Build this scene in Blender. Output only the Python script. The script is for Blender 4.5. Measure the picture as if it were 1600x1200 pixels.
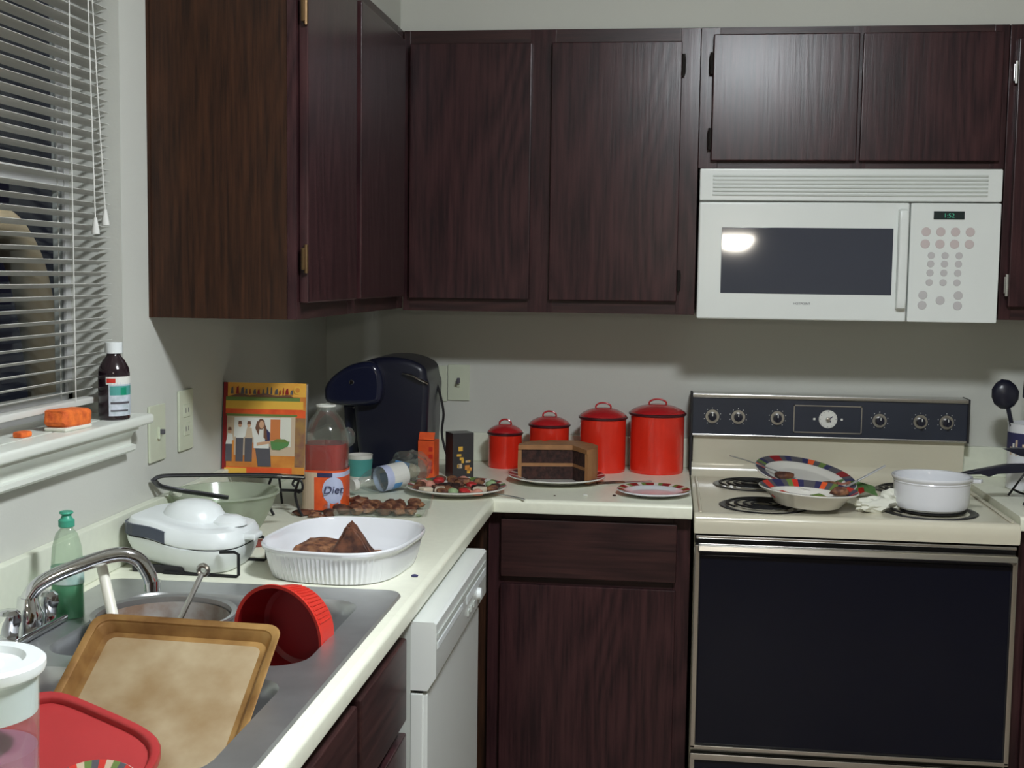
import bpy, bmesh, math, random
from mathutils import Vector, Matrix
random.seed(7)
PI = math.pi
S = bpy.context.scene
for o in list(bpy.data.objects):
    bpy.data.objects.remove(o)
COL = S.collection

# ------------------------------------------------------------------ camera
cam_d = bpy.data.cameras.new('camera')
cam_d.sensor_width = 36.0
cam_d.lens = 1962.6 / 1600 * 36.0
cam = bpy.data.objects.new('camera', cam_d)
COL.objects.link(cam)
r_ = Vector((0.99221847, 0.12383999, 0.01289041))
u_ = Vector((-0.02341001, 0.08386945, 0.99620173))
f_ = Vector((-0.1222885, 0.98875152, -0.08611591))
M = Matrix((r_, u_, -f_)).transposed().to_4x4()
M.translation = Vector((1.0312, -3.7191, 1.4709))
cam.matrix_world = M
S.camera = cam

# ------------------------------------------------------------------ world, exposure, lights
W = bpy.data.worlds.new('night')
S.world = W
W.use_nodes = True
W.node_tree.nodes['Background'].inputs[0].default_value = (0.010, 0.012, 0.03, 1)
W.node_tree.nodes['Background'].inputs[1].default_value = 0.35
S.view_settings.view_transform = 'Standard'
S.view_settings.look = 'None'
S.view_settings.exposure = 0.0
S.view_settings.gamma = 1.0
S.view_settings.use_curve_mapping = False
CEIL_LAMP = (1.33, -2.36)          # kitchen ceiling fixture
CEIL_POWER = 190.0                 # emission of its glass dome
PEND_POWER = 95.0                 # emission of the dining pendant behind the camera

# ------------------------------------------------------------------ materials
def mat(name, col, rough=.5, metal=0., spec=.5, var=0., vscale=30., stretch=None, bump=0., bscale=None,
        col2=None, coat=0., emit=None, trans=0., alpha=1., ramp=(.35, .65), detail=4.):
    m = bpy.data.materials.new(name)
    m.use_nodes = True
    nt = m.node_tree
    b = nt.nodes['Principled BSDF']
    b.inputs['Base Color'].default_value = (*col, 1)
    b.inputs['Roughness'].default_value = rough
    b.inputs['Metallic'].default_value = metal
    b.inputs['Specular IOR Level'].default_value = spec
    b.inputs['Coat Weight'].default_value = coat
    b.inputs['Coat Roughness'].default_value = .08
    b.inputs['Transmission Weight'].default_value = trans
    b.inputs['Alpha'].default_value = alpha
    if emit:
        b.inputs['Emission Color'].default_value = (*emit[0], 1)
        b.inputs['Emission Strength'].default_value = emit[1]
    if col2 is None and var > 0:
        col2 = tuple(c * (1 - var) for c in col)
    if col2 is not None or bump > 0:
        tc = nt.nodes.new('ShaderNodeTexCoord')
        mp = nt.nodes.new('ShaderNodeMapping')
        nt.links.new(tc.outputs['Object'], mp.inputs[0])
        if stretch:
            mp.inputs['Scale'].default_value = stretch
        nz = nt.nodes.new('ShaderNodeTexNoise')
        nz.inputs['Scale'].default_value = vscale
        nz.inputs['Detail'].default_value = detail
        nt.links.new(mp.outputs[0], nz.inputs['Vector'])
        if col2 is not None:
            cr = nt.nodes.new('ShaderNodeValToRGB')
            cr.color_ramp.elements[0].position = ramp[0]
            cr.color_ramp.elements[1].position = ramp[1]
            cr.color_ramp.elements[0].color = (*col2, 1)
            cr.color_ramp.elements[1].color = (*col, 1)
            nt.links.new(nz.outputs['Fac'], cr.inputs[0])
            nt.links.new(cr.outputs[0], b.inputs['Base Color'])
        if bump > 0:
            n2 = nz
            if bscale:
                n2 = nt.nodes.new('ShaderNodeTexNoise')
                n2.inputs['Scale'].default_value = bscale
                n2.inputs['Detail'].default_value = 3
                nt.links.new(mp.outputs[0], n2.inputs['Vector'])
            bp = nt.nodes.new('ShaderNodeBump')
            bp.inputs['Strength'].default_value = bump
            bp.inputs['Distance'].default_value = .002
            nt.links.new(n2.outputs['Fac'], bp.inputs['Height'])
            nt.links.new(bp.outputs[0], b.inputs['Normal'])
    return m

def wood(name, light, dark, rough=.42, axis='z', rings=.22):
    """dark stained oak: long streaks plus cathedral rings, grain along an axis"""
    m = bpy.data.materials.new(name)
    m.use_nodes = True
    nt = m.node_tree
    b = nt.nodes['Principled BSDF']
    tc = nt.nodes.new('ShaderNodeTexCoord')
    mp = nt.nodes.new('ShaderNodeMapping')
    mp.inputs['Scale'].default_value = {'z': (26, 26, 1.3), 'x': (1.3, 26, 26), 'y': (26, 1.3, 26)}[axis]
    nt.links.new(tc.outputs['Object'], mp.inputs[0])
    n1 = nt.nodes.new('ShaderNodeTexNoise')
    n1.inputs['Scale'].default_value = 4.5
    n1.inputs['Detail'].default_value = 8
    n1.inputs['Roughness'].default_value = .65
    nt.links.new(mp.outputs[0], n1.inputs['Vector'])
    mp2 = nt.nodes.new('ShaderNodeMapping')
    mp2.inputs['Scale'].default_value = {'z': (3.2, 3.2, .55), 'x': (.55, 3.2, 3.2), 'y': (3.2, .55, 3.2)}[axis]
    nt.links.new(tc.outputs['Object'], mp2.inputs[0])
    n2 = nt.nodes.new('ShaderNodeTexNoise')
    n2.inputs['Scale'].default_value = 1.6
    n2.inputs['Detail'].default_value = 1
    nt.links.new(mp2.outputs[0], n2.inputs['Vector'])
    mul = nt.nodes.new('ShaderNodeMath'); mul.operation = 'MULTIPLY'; mul.inputs[1].default_value = 26
    nt.links.new(n2.outputs['Fac'], mul.inputs[0])
    fr = nt.nodes.new('ShaderNodeMath'); fr.operation = 'PINGPONG'; fr.inputs[1].default_value = 1
    nt.links.new(mul.outputs[0], fr.inputs[0])
    mx = nt.nodes.new('ShaderNodeMath'); mx.operation = 'MULTIPLY_ADD'
    mx.inputs[1].default_value = rings
    nt.links.new(fr.outputs[0], mx.inputs[0])
    nt.links.new(n1.outputs['Fac'], mx.inputs[2])
    cr = nt.nodes.new('ShaderNodeValToRGB')
    cr.color_ramp.elements[0].position = .40
    cr.color_ramp.elements[1].position = .80
    cr.color_ramp.elements[0].color = (*dark, 1)
    cr.color_ramp.elements[1].color = (*light, 1)
    nt.links.new(mx.outputs[0], cr.inputs[0])
    nt.links.new(cr.outputs[0], b.inputs['Base Color'])
    b.inputs['Roughness'].default_value = rough
    b.inputs['Specular IOR Level'].default_value = .31
    bp = nt.nodes.new('ShaderNodeBump')
    bp.inputs['Strength'].default_value = .22
    bp.inputs['Distance'].default_value = .0012
    nt.links.new(mx.outputs[0], bp.inputs['Height'])
    nt.links.new(bp.outputs[0], b.inputs['Normal'])
    return m

def clear(name, tint=(.93, .96, .95), gloss=.14, rough=.06, milky=0., milk=(.6, .65, .58), refl=.28):
    """thin clear plastic or glass: transparent with a glossy skin and, for milky plastic, some diffuse body"""
    m = bpy.data.materials.new(name)
    m.use_nodes = True
    nt = m.node_tree
    nt.nodes.remove(nt.nodes['Principled BSDF'])
    out = nt.nodes['Material Output']
    tr = nt.nodes.new('ShaderNodeBsdfTransparent'); tr.inputs[0].default_value = (*tint, 1)
    gl = nt.nodes.new('ShaderNodeBsdfGlossy'); gl.inputs['Roughness'].default_value = rough
    lw = nt.nodes.new('ShaderNodeLayerWeight'); lw.inputs[0].default_value = .35
    mm = nt.nodes.new('ShaderNodeMath'); mm.operation = 'MULTIPLY_ADD'
    mm.inputs[1].default_value = refl; mm.inputs[2].default_value = gloss * .2
    nt.links.new(lw.outputs['Fresnel'], mm.inputs[0])
    mx = nt.nodes.new('ShaderNodeMixShader')
    nt.links.new(mm.outputs[0], mx.inputs[0])
    base = tr.outputs[0]
    if milky > 0:
        df = nt.nodes.new('ShaderNodeBsdfDiffuse'); df.inputs[0].default_value = (*milk, 1)
        m2 = nt.nodes.new('ShaderNodeMixShader'); m2.inputs[0].default_value = milky
        nt.links.new(tr.outputs[0], m2.inputs[1]); nt.links.new(df.outputs[0], m2.inputs[2])
        base = m2.outputs[0]
    nt.links.new(base, mx.inputs[1]); nt.links.new(gl.outputs[0], mx.inputs[2])
    nt.links.new(mx.outputs[0], out.inputs[0])
    return m

WALL = mat('wall_paint', (.585, .59, .54), .85, spec=.2, bump=.12, vscale=180)
CEILM = mat('ceiling_paint', (.72, .72, .68), .9, spec=.1, bump=.3, vscale=120)
FLOORM = mat('floor_vinyl', (.34, .27, .2), .45, var=.3, vscale=9)
TRIMW = mat('trim_white', (.76, .79, .72), .35, var=.03, vscale=8)
WOODZ = wood('oak_dark', (.055, .021, .023), (.019, .008, .010), .27)
WOODE = wood('oak_panel', (.066, .024, .010), (.016, .006, .003), .46, 'z', .06)
WOODX = wood('oak_dark_rail', (.050, .020, .019), (.018, .008, .009), .36, 'x')
WOODY = wood('oak_dark_rail_side', (.050, .020, .019), (.018, .008, .009), .36, 'y')
BRASS = mat('hinge_bronze', (.16, .10, .05), .4, .9)
HDARK = mat('hinge_dark', (.02, .016, .014), .5, .6)
COUNT = mat('laminate_cream', (.87, .88, .73), .33, var=.04, vscale=60)
SPLASH = mat('laminate_splash', (.74, .77, .64), .4, var=.03, vscale=60)
STEEL = mat('stainless', (.60, .61, .62), .38, .9, var=.12, vscale=14, bump=.03)
TONG = mat('dark_steel', (.14, .14, .16), .3, .9)
CHROME = mat('chrome', (.72, .73, .76), .08, 1.)
CHROMEB = mat('chrome_brushed', (.55, .54, .52), .25, 1.)
WHITEE = mat('white_enamel', (.78, .81, .78), .22, var=.02, vscale=5)
WHITED = mat('white_enamel_grey', (.55, .58, .54), .35)
WHITEP = mat('white_plastic', (.80, .84, .84), .3, var=.02, vscale=6)
CREAM = mat('almond_enamel', (.66, .62, .49), .2, coat=.3, var=.03, vscale=5)
BLACKG = mat('black_glass', (.004, .005, .012), .08, spec=.25)
SMOKE = mat('smoked_window', (.05, .055, .075), .05, spec=.7)
BLACKP = mat('black_plastic', (.010, .011, .024), .3, bump=.05, vscale=60)
BLACKS = mat('black_gloss_plastic', (.012, .014, .035), .14)
BLACKM = mat('black_matte', (.015, .014, .016), .7)
PANEL = mat('control_panel_dark', (.030, .036, .055), .3, var=.2, vscale=6)
IRON = mat('wrought_iron', (.012, .012, .014), .5, .4)
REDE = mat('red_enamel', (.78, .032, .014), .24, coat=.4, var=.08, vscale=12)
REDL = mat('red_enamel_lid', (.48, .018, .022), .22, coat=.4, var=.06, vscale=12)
REDD = mat('red_rim_dark', (.06, .008, .012), .3)
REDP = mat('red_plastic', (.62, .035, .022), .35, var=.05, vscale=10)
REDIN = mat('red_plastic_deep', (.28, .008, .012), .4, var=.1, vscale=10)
CERAM = mat('white_ceramic', (.76, .77, .80), .12, coat=.4)
CHINA = mat('cream_china', (.74, .72, .66), .18, coat=.3)
BROWN = mat('browned_crust', (.17, .062, .030), .6, col2=(.05, .018, .012), vscale=45, bump=.8, bscale=80, ramp=(.4, .6))
BROWN2 = mat('browned_crumb', (.33, .15, .07), .65, col2=(.09, .03, .02), vscale=55, bump=.8, bscale=80, ramp=(.4, .62))
CHOC = mat('chocolate_crumb', (.060, .020, .014), .8, col2=(.016, .006, .005), vscale=90, bump=.9, bscale=140)
FROST = mat('caramel_frosting', (.40, .19, .075), .5, var=.25, vscale=25, bump=.4, bscale=40)
SHEETM = mat('baked_on_metal', (.46, .37, .235), .5, .25, col2=(.27, .17, .075), vscale=11, ramp=(.3, .7), detail=7)
SHEETR = mat('baked_on_rim', (.42, .24, .08), .42, .4, col2=(.17, .075, .02), vscale=14)
ORANGE = mat('orange_print', (.88, .13, .025), .45, col2=(.72, .08, .02), vscale=30)
ORANGES = mat('orange_sponge', (.90, .20, .03), .75, col2=(.62, .10, .02), vscale=70, bump=1., bscale=120)
YELLOW = mat('yellow_print', (.80, .46, .06), .45)
GOLD = mat('gold_print', (.72, .30, .05), .45, col2=(.55, .17, .03), vscale=18)
LEAF = mat('green_print', (.14, .22, .05), .5)
TEAL = mat('teal_print', (.08, .33, .30), .45)
BLUEP = mat('blue_print', (.10, .30, .62), .45)
PALEB = mat('pale_blue_print', (.52, .57, .78), .45)
NAVY = mat('navy_print', (.03, .03, .10), .5)
GREYP = mat('grey_print', (.09, .085, .10), .5)
WHITEPR = mat('white_print', (.75, .75, .70), .5)
SKIN = mat('skin_print', (.62, .36, .22), .5)
HAIR = mat('hair_print', (.16, .07, .04), .5)
BEIGEP = mat('beige_print', (.58, .45, .32), .5)
PAPER = mat('paper', (.72, .72, .63), .8)
PAGES = mat('page_edges', (.62, .56, .42), .8, var=.2, vscale=200)
AMBER = mat('brown_bottle', (.020, .010, .014), .12, coat=.4)
CLEARP = clear('clear_plastic', milky=.07)
CLEARG = clear('clear_glass', (.95, .97, .96), .02, .0, refl=.10)
MILKY = clear('milky_plastic', (.80, .86, .78), .12, .15, .42, (.58, .62, .50))
SOAPC = clear('soap_bottle_plastic', (.86, .93, .86), .12, .1, .16, (.55, .68, .55))
PINKC = mat('pink_drink', (.42, .13, .22), .3, spec=.2)
REDLIQ = mat('red_juice', (.40, .012, .010), .1, coat=.3)
GREENLIQ = mat('green_soap', (.01, .38, .17), .12)
GREENC = mat('green_cap', (.05, .33, .22), .4)
PLATE_P = mat('switch_plate', (.60, .64, .50), .4)
SLATM = mat('blind_slat', (.66, .66, .62), .4)
CORDM = mat('cord_white', (.70, .70, .66), .7)
VINYL = mat('window_vinyl', (.50, .50, .49), .4)
NAPG = mat('green_napkin', (.22, .42, .15), .8, var=.3, vscale=40)
ARCHM = mat('arch_pale', (.62, .56, .44), .9, var=.15, vscale=20, bump=.4)
DISP = mat('display', (.02, .03, .03), .2)
LED = mat('display_digits', (.02, .2, .12), .4, emit=((.1, .8, .5), .25))
BTN = mat('button_grey', (.52, .50, .50), .5)
KEYR = mat('button_rose', (.56, .48, .47), .5)
COIL = mat('burner_coil', (.02, .02, .022), .55, .5)
DRIP = mat('drip_pan_dark', (.045, .045, .05), .35, .7)
WHITEH = mat('white_handle', (.80, .78, .68), .4)
BONE = mat('crumb', (.62, .50, .38), .8)

# ------------------------------------------------------------------ mesh builder
class MB:
    def __init__(s):
        s.v = []; s.f = []; s.m = []; s.mats = []
    def _mi(s, m):
        if m not in s.mats: s.mats.append(m)
        return s.mats.index(m)
    def add(s, vs, fs, m):
        n = len(s.v); k = s._mi(m)
        s.v += [tuple(v) for v in vs]
        for f in fs:
            s.f.append(tuple(i + n for i in f)); s.m.append(k)
        return s
    def bm(s, b, m, mx=None):
        if mx is not None: bmesh.ops.transform(b, matrix=mx, verts=b.verts)
        b.verts.ensure_lookup_table(); b.verts.index_update()
        s.add([v.co.copy() for v in b.verts], [[v.index for v in f.verts] for f in b.faces], m)
        b.free(); return s
    def box(s, x0, x1, y0, y1, z0, z1, m, bev=0., seg=2, mx=None):
        b = bmesh.new()
        bmesh.ops.create_cube(b, size=1)
        for v in b.verts:
            v.co = Vector(((x0 + x1) / 2 + v.co.x * (x1 - x0), (y0 + y1) / 2 + v.co.y * (y1 - y0), (z0 + z1) / 2 + v.co.z * (z1 - z0)))
        if bev > 0:
            bmesh.ops.bevel(b, geom=list(b.edges), offset=bev, segments=seg, profile=.5, affect='EDGES')
        return s.bm(b, m, mx)
    def lathe(s, prof, m, c=(0, 0, 0), seg=40, mx=None, sx=1., sy=1., flute=0, fdep=0.):
        """prof: (r, z) pairs from bottom to top; r = 0 closes"""
        vs = []; fs = []; rows = []
        for r, z in prof:
            if r <= 1e-6:
                rows.append([len(vs)]); vs.append(Vector((c[0], c[1], c[2] + z)))
            else:
                row = []
                for i in range(seg):
                    a = 2 * PI * i / seg
                    rr = r * (1 + fdep * math.cos(a * flute)) if flute else r
                    row.append(len(vs)); vs.append(Vector((c[0] + rr * sx * math.cos(a), c[1] + rr * sy * math.sin(a), c[2] + z)))
                rows.append(row)
        for a, b in zip(rows[:-1], rows[1:]):
            if len(a) == 1 and len(b) == 1: continue
            for i in range(seg):
                j = (i + 1) % seg
                if len(a) == 1: fs.append((a[0], b[j], b[i]))
                elif len(b) == 1: fs.append((a[i], a[j], b[0]))
                else: fs.append((a[i], a[j], b[j], b[i]))
        if mx is not None: vs = [mx @ v for v in vs]
        return s.add(vs, fs, m)
    def tube(s, pts, r, m, seg=10, closed=False, taper=None, flat=1.):
        P = [Vector(p) for p in pts]; n = len(P); vs = []; fs = []
        T = []
        for i in range(n):
            a = P[(i - 1) % n] if (closed or i > 0) else P[i]
            b = P[(i + 1) % n] if (closed or i < n - 1) else P[i]
            T.append((b - a).normalized())
        up = Vector((0, 0, 1)) if abs(T[0].z) < .9 else Vector((1, 0, 0))
        N = (up - T[0] * up.dot(T[0])).normalized()
        for i in range(n):
            N = (N - T[i] * N.dot(T[i])).normalized()
            B = T[i].cross(N)
            rr = r if taper is None else r * taper[i]
            for k in range(seg):
                a = 2 * PI * k / seg
                vs.append(P[i] + N * (rr * flat * math.cos(a)) + B * (rr * math.sin(a)))
        for i in range(n if closed else n - 1):
            j = (i + 1) % n
            for k in range(seg):
                l = (k + 1) % seg
                fs.append((i * seg + k, i * seg + l, j * seg + l, j * seg + k))
        if not closed:
            fs.append(tuple(range(seg))[::-1]); fs.append(tuple((n - 1) * seg + k for k in range(seg)))
        return s.add(vs, fs, m)
    def prism(s, poly, h0, h1, m, axis='y', bev=0., mx=None, seg=2):
        """poly in the two other axes, extruded along axis"""
        b = bmesh.new()
        def pt(p, h):
            return {'y': (p[0], h, p[1]), 'z': (p[0], p[1], h), 'x': (h, p[0], p[1])}[axis]
        A = [b.verts.new(pt(p, h0)) for p in poly]; B = [b.verts.new(pt(p, h1)) for p in poly]
        b.faces.new(A); b.faces.new(B[::-1])
        n = len(poly)
        for i in range(n):
            b.faces.new((A[i], B[i], B[(i + 1) % n], A[(i + 1) % n]))
        bmesh.ops.recalc_face_normals(b, faces=b.faces)
        if bev > 0:
            eds = [e for e in b.edges if (e.verts[0] in A) == (e.verts[1] in A)]
            bmesh.ops.bevel(b, geom=eds, offset=bev, segments=seg, profile=.5, affect='EDGES')
        return s.bm(b, m, mx)
    def blob(s, c, r, m, sc=(1, 1, 1), amp=.2, sub=2, seed=0, rz=0., rx=0.):
        b = bmesh.new()
        bmesh.ops.create_icosphere(b, subdivisions=sub, radius=1)
        rnd = random.Random(seed)
        ph = [(rnd.uniform(1, 4), rnd.uniform(0, 6), rnd.uniform(1, 4), rnd.uniform(0, 6)) for _ in range(4)]
        for v in b.verts:
            d = sum(math.sin(a * v.co.x * 2 + p + v.co.z * 2) * math.cos(q * v.co.y * 2 + t) for a, p, q, t in ph) / 4
            v.co *= 1 + amp * d + amp * .3 * rnd.uniform(-1, 1)
            v.co = Vector((v.co.x * sc[0] * r, v.co.y * sc[1] * r, v.co.z * sc[2] * r))
        mx = Matrix.Translation(c) @ Matrix.Rotation(rz, 4, 'Z') @ Matrix.Rotation(rx, 4, 'X')
        return s.bm(b, m, mx)
    def build(s, name, parent=None, label=None, smooth=35, world=None):
        me = bpy.data.meshes.new(name)
        me.from_pydata(s.v, [], s.f)
        for m in s.mats: me.materials.append(m)
        for p, k in zip(me.polygons, s.m): p.material_index = k
        b = bmesh.new(); b.from_mesh(me); bmesh.ops.recalc_face_normals(b, faces=b.faces); b.to_mesh(me); b.free()
        if smooth:
            me.shade_smooth()
            me.set_sharp_from_angle(angle=math.radians(smooth))
        o = bpy.data.objects.new(name, me); COL.objects.link(o)
        if smooth:
            wn = o.modifiers.new('weighted_normal', 'WEIGHTED_NORMAL'); wn.keep_sharp = True
        if parent: o.parent = parent
        if label: o['label'] = label
        return o

def spl(pts, n=8):
    P = [Vector(p) for p in pts]; out = []
    for i in range(len(P) - 1):
        p0 = P[max(i - 1, 0)]; p1 = P[i]; p2 = P[i + 1]; p3 = P[min(i + 2, len(P) - 1)]
        for k in range(n):
            t = k / n
            out.append(.5 * ((2 * p1) + (p2 - p0) * t + (2 * p0 - 5 * p1 + 4 * p2 - p3) * t * t + (3 * p1 - p0 - 3 * p2 + p3) * t ** 3))
    out.append(P[-1]); return out

def smooth_poly(P, hard=(), n=4):
    out = []; k = len(P)
    for i in range(k):
        p0, p1, p2, p3 = (Vector((*P[(i + d) % k], 0)) for d in (-1, 0, 1, 2))
        if i in hard: p0 = p1
        if (i + 1) % k in hard: p3 = p2
        for j in range(n):
            t = j / n
            q = .5 * ((2 * p1) + (p2 - p0) * t + (2 * p0 - 5 * p1 + 4 * p2 - p3) * t * t + (3 * p1 - p0 - 3 * p2 + p3) * t ** 3)
            out.append((q.x, q.y))
    return out
def thing(name, label, cat, loc=(0, 0, 0), rz=0., group=None, rot=None):
    o = bpy.data.objects.new(name, None); COL.objects.link(o)
    o.empty_display_size = .05
    o.location = loc
    o.rotation_euler = rot if rot else (0, 0, rz)
    o['label'] = label; o['category'] = cat
    if group: o['group'] = group
    return o
def tag(o, label, cat, group=None, loc=None):
    o['label'] = label; o['category'] = cat
    if group: o['group'] = group
    if loc: o.location = loc
    return o
def struct(o):
    o['kind'] = 'structure'; return o
def sroot(name, loc=(0, 0, 0)):
    o = bpy.data.objects.new(name, None); COL.objects.link(o); o.location = loc; o['kind'] = 'structure'; return o
def text_mesh(txt, size, m, name, parent, loc, rot, ext=.0004, label=None, shear=0.):
    cu = bpy.data.curves.new(name, 'FONT'); cu.body = txt; cu.size = size; cu.extrude = ext
    cu.align_x = 'CENTER'; cu.align_y = 'CENTER'; cu.shear = shear
    t = bpy.data.objects.new('tmp', cu); COL.objects.link(t)
    dg = bpy.context.evaluated_depsgraph_get()
    me = bpy.data.meshes.new_from_object(t.evaluated_get(dg))
    bpy.data.objects.remove(t)
    me.name = name; me.materials.clear(); me.materials.append(m)
    o = bpy.data.objects.new(name, me); COL.objects.link(o); o.parent = parent
    o.location = loc; o.rotation_euler = rot
    if label: o['label'] = label
    return o
def copy_tree(o, parent=None):
    c = o.copy(); COL.objects.link(c)
    if parent: c.parent = parent
    for ch in list(o.children): copy_tree(ch, c)
    return c
CT = .914      # counter height

# ================================================================== ROOM SHELL
RX, RY, RZ = 3.9, -7.2, 2.44
b = MB(); b.box(-.16, RX + .1, RY - .1, .1, -.06, 0, FLOORM); struct(b.build('floor'))
b = MB(); b.box(-.16, RX + .1, RY - .1, .1, RZ, RZ + .06, CEILM); struct(b.build('ceiling'))
b = MB(); b.box(-.16, RX + .1, 0, .1, 0, RZ, WALL); struct(b.build('wall_back'))
b = MB(); b.box(RX, RX + .1, RY, 0, 0, RZ, WALL); struct(b.build('wall_right'))
b = MB(); b.box(-.16, RX + .1, RY - .1, RY, 0, RZ, WALL); struct(b.build('wall_front'))
WY0, WY1, WZ0, WZ1 = -2.40, -1.435, 1.178, 2.12
b = MB()
b.box(-.13, 0, WY1, 0, 0, RZ, WALL); b.box(-.13, 0, RY, WY0, 0, RZ, WALL)
b.box(-.13, 0, WY0, WY1, 0, WZ0, WALL); b.box(-.13, 0, WY0, WY1, WZ1, RZ, WALL)
struct(b.build('wall_left'))
b = MB(); b.box(0, RX, -.31, 0, 2.125, RZ, WALL); b.box(0, .293, -1.31, -.31, 2.125, RZ, WALL)
struct(b.build('wall_soffit'))
# window unit
w = sroot('window_1', (-.115, (WY0 + WY1) / 2, WZ0))
hw = (WY1 - WY0) / 2; H = WZ1 - WZ0
b = MB()
for s in (-1, 1):
    b.box(-.013, .013, s * hw - (.020 if s > 0 else 0), s * hw + (.020 if s < 0 else 0), 0, H, VINYL, .002)
b.box(-.013, .013, -hw, hw, 0, .06, VINYL, .002); b.box(-.013, .013, -hw, hw, H - .035, H, VINYL, .002)
b.build('window_frame', w)
b = MB(); b.box(-.012, .012, -hw + .02, hw - .02, .445, .475, VINYL, .003); b.build('meeting_rail', w)
for z0, z1, x in ((.06, .445, .005), (.475, H - .035, -.005)):
    b = MB(); b.box(x - .002, x + .002, -hw + .02, hw - .02, z0, z1, CLEARG); b.build('pane', w)
# stool and apron below the window
t = sroot('trim_1', (0, -1.9, 1.178))
b = MB(); b.box(-.102, 0, WY0 + 1.9, WY1 + 1.9, 0, .019, TRIMW); b.box(-.001, .052, -.56, .487, 0, .019, TRIMW, .006, 3)
b.build('window_stool', t)
b = MB()
prof = [(0.0005, -.001), (.034, -.001), (.034, -.008), (.024, -.014), (.018, -.024), (.018, -.036), (.028, -.038), (.028, -.046), (.020, -.052), (.0005, -.052)]
b.prism(prof, -.54, .455, TRIMW, 'y'); b.build('apron_moulding', t)

# pale arched tube added outside for the pale curve behind the lower slats
ap = [(-.5, -1.02, 1.575), (-.5, -.96, 1.562), (-.5, -.905, 1.525), (-.5, -.855, 1.46), (-.5, -.815, 1.36), (-.5, -.785, 1.24), (-.5, -.765, 1.11), (-.5, -.76, .9), (-.5, -.76, 0)]
ap = [(x, -2.04 - y, z) for x, y, z in ap[:0:-1]] + ap
b = MB(); b.tube(spl(ap, 6), .045, ARCHM, 14)
tag(b.build('pale_arch'), 'pale curved arch shape added outside in the dark behind the window blind', 'arch')
b = MB(); b.box(-6, -.17, -9, 2.5, -.1, -.0, mat('night_ground', (.05, .05, .045), .95, var=.4, vscale=4)); struct(b.build('outside_ground'))

# ================================================================== UPPER CABINETS
def hinge(parent, loc, m, rz=0.):
    b = MB()
    b.box(-.006, .006, -.004, .004, -.022, .022, m, .002)
    b.tube([(0, -.005, -.028), (0, -.005, .028)], .0045, m, 8)
    o = b.build('hinge', parent); o.location = loc; o.rotation_euler = (0, 0, rz); return o
def door_y(parent, x0, x1, z0, z1, yf, hs=None, th=.019, name='door', hm=HDARK):
    """slab door facing -y; its origin at its lower left corner"""
    b = MB()
    b.box(0, x1 - x0, -th, 0, 0, z1 - z0, WOODZ, .0035, 2)
    o = b.build(name, parent); o.location = (x0, yf, z0)
    if hs:
        hx, zs = hs
        for z in zs: hinge(o, (hx - x0, -th * .6, z - z0), hm)
    return o
def door_x(parent, y0, y1, z0, z1, xf, hs=None, th=.019, name='door', hm=BRASS):
    b = MB()
    b.box(0, th, 0, y1 - y0, 0, z1 - z0, WOODZ, .0035, 2)
    o = b.build(name, parent); o.location = (xf, y0, z0)
    if hs:
        hy, zs = hs
        for z in zs: hinge(o, (th * .6, hy - y0, z - z0), hm, PI / 2)
    return o

# left wall unit
t = thing('wall_cabinet', 'tall dark wood wall cabinet with streaky end panel beside the window', 'cabinet', (0, -1.31, 1.378))
b = MB(); b.box(0.001, .284, .0, .99, 0, .747, WOODE); b.build('carcass', t)
b = MB()
for y0, y1 in ((0, .028), (.395, .46), (.915, .99)): b.box(.284, .3035, y0, y1, 0, .747, WOODZ, .0015)
for z0, z1 in ((0, .045), (.70, .747)): b.box(.284, .3032, .028, .915, z0, z1, WOODY)
b.box(.284, .290, .028, .915, .045, .70, BLACKM)
b.build('face_frame', t)
b = MB(); b.box(-.0, .006, -.003, .0, 0, .747, WOODE); b.build('scribe_strip', t)
door_x(t, .014, .405, .033, .712, .304, (.008, (.06 + .06, .60)))
door_x(t, .448, .925, .033, .712, .304)
# back wall unit
t = thing('wall_cabinet', 'two-door dark wood wall cabinet above the red canisters', 'cabinet', (.3035, 0, 1.372))
b = MB(); b.box(.0015, .796, -.302, -.001, 0, .753, WOODE); b.build('carcass', t)
b = MB()
for x0, x1 in ((.0015, .02), (.345, .415), (.745, .796)): b.box(x0, x1, -.32, -.302, 0, .753, WOODZ, .0015)
for z0, z1 in ((0, .045), (.705, .753)): b.box(.02, .745, -.3198, -.302, z0, z1, WOODX)
b.box(.02, .745, -.308, -.302, .045, .705, BLACKM)
b.build('face_frame', t)
door_y(t, .021, .352, .034, .716, -.3205)
door_y(t, .405, .748, .034, .716, -.3205, (.752, (.09, .655)))
# over the microwave
t = thing('wall_cabinet', 'short dark wood wall cabinet with two doors directly above the white microwave', 'cabinet', (1.1, 0, 1.760))
b = MB(); b.box(.0, .779, -.302, -.001, 0, .365, WOODE); b.build('carcass', t)
b = MB()
for x0, x1 in ((0, .05), (.39, .432), (.742, .779)): b.box(x0, x1, -.32, -.302, 0, .365, WOODZ, .0015)
for z0, z1 in ((0, .04), (.33, .365)): b.box(.05, .742, -.3198, -.302, z0, z1, WOODX)
b.box(.05, .742, -.308, -.302, .04, .33, BLACKM)
b.build('face_frame', t)
door_y(t, .032, .405, .018, .345, -.3205, (.028, (.075, .27)))
door_y(t, .413, .762, .018, .345, -.3205)
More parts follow.
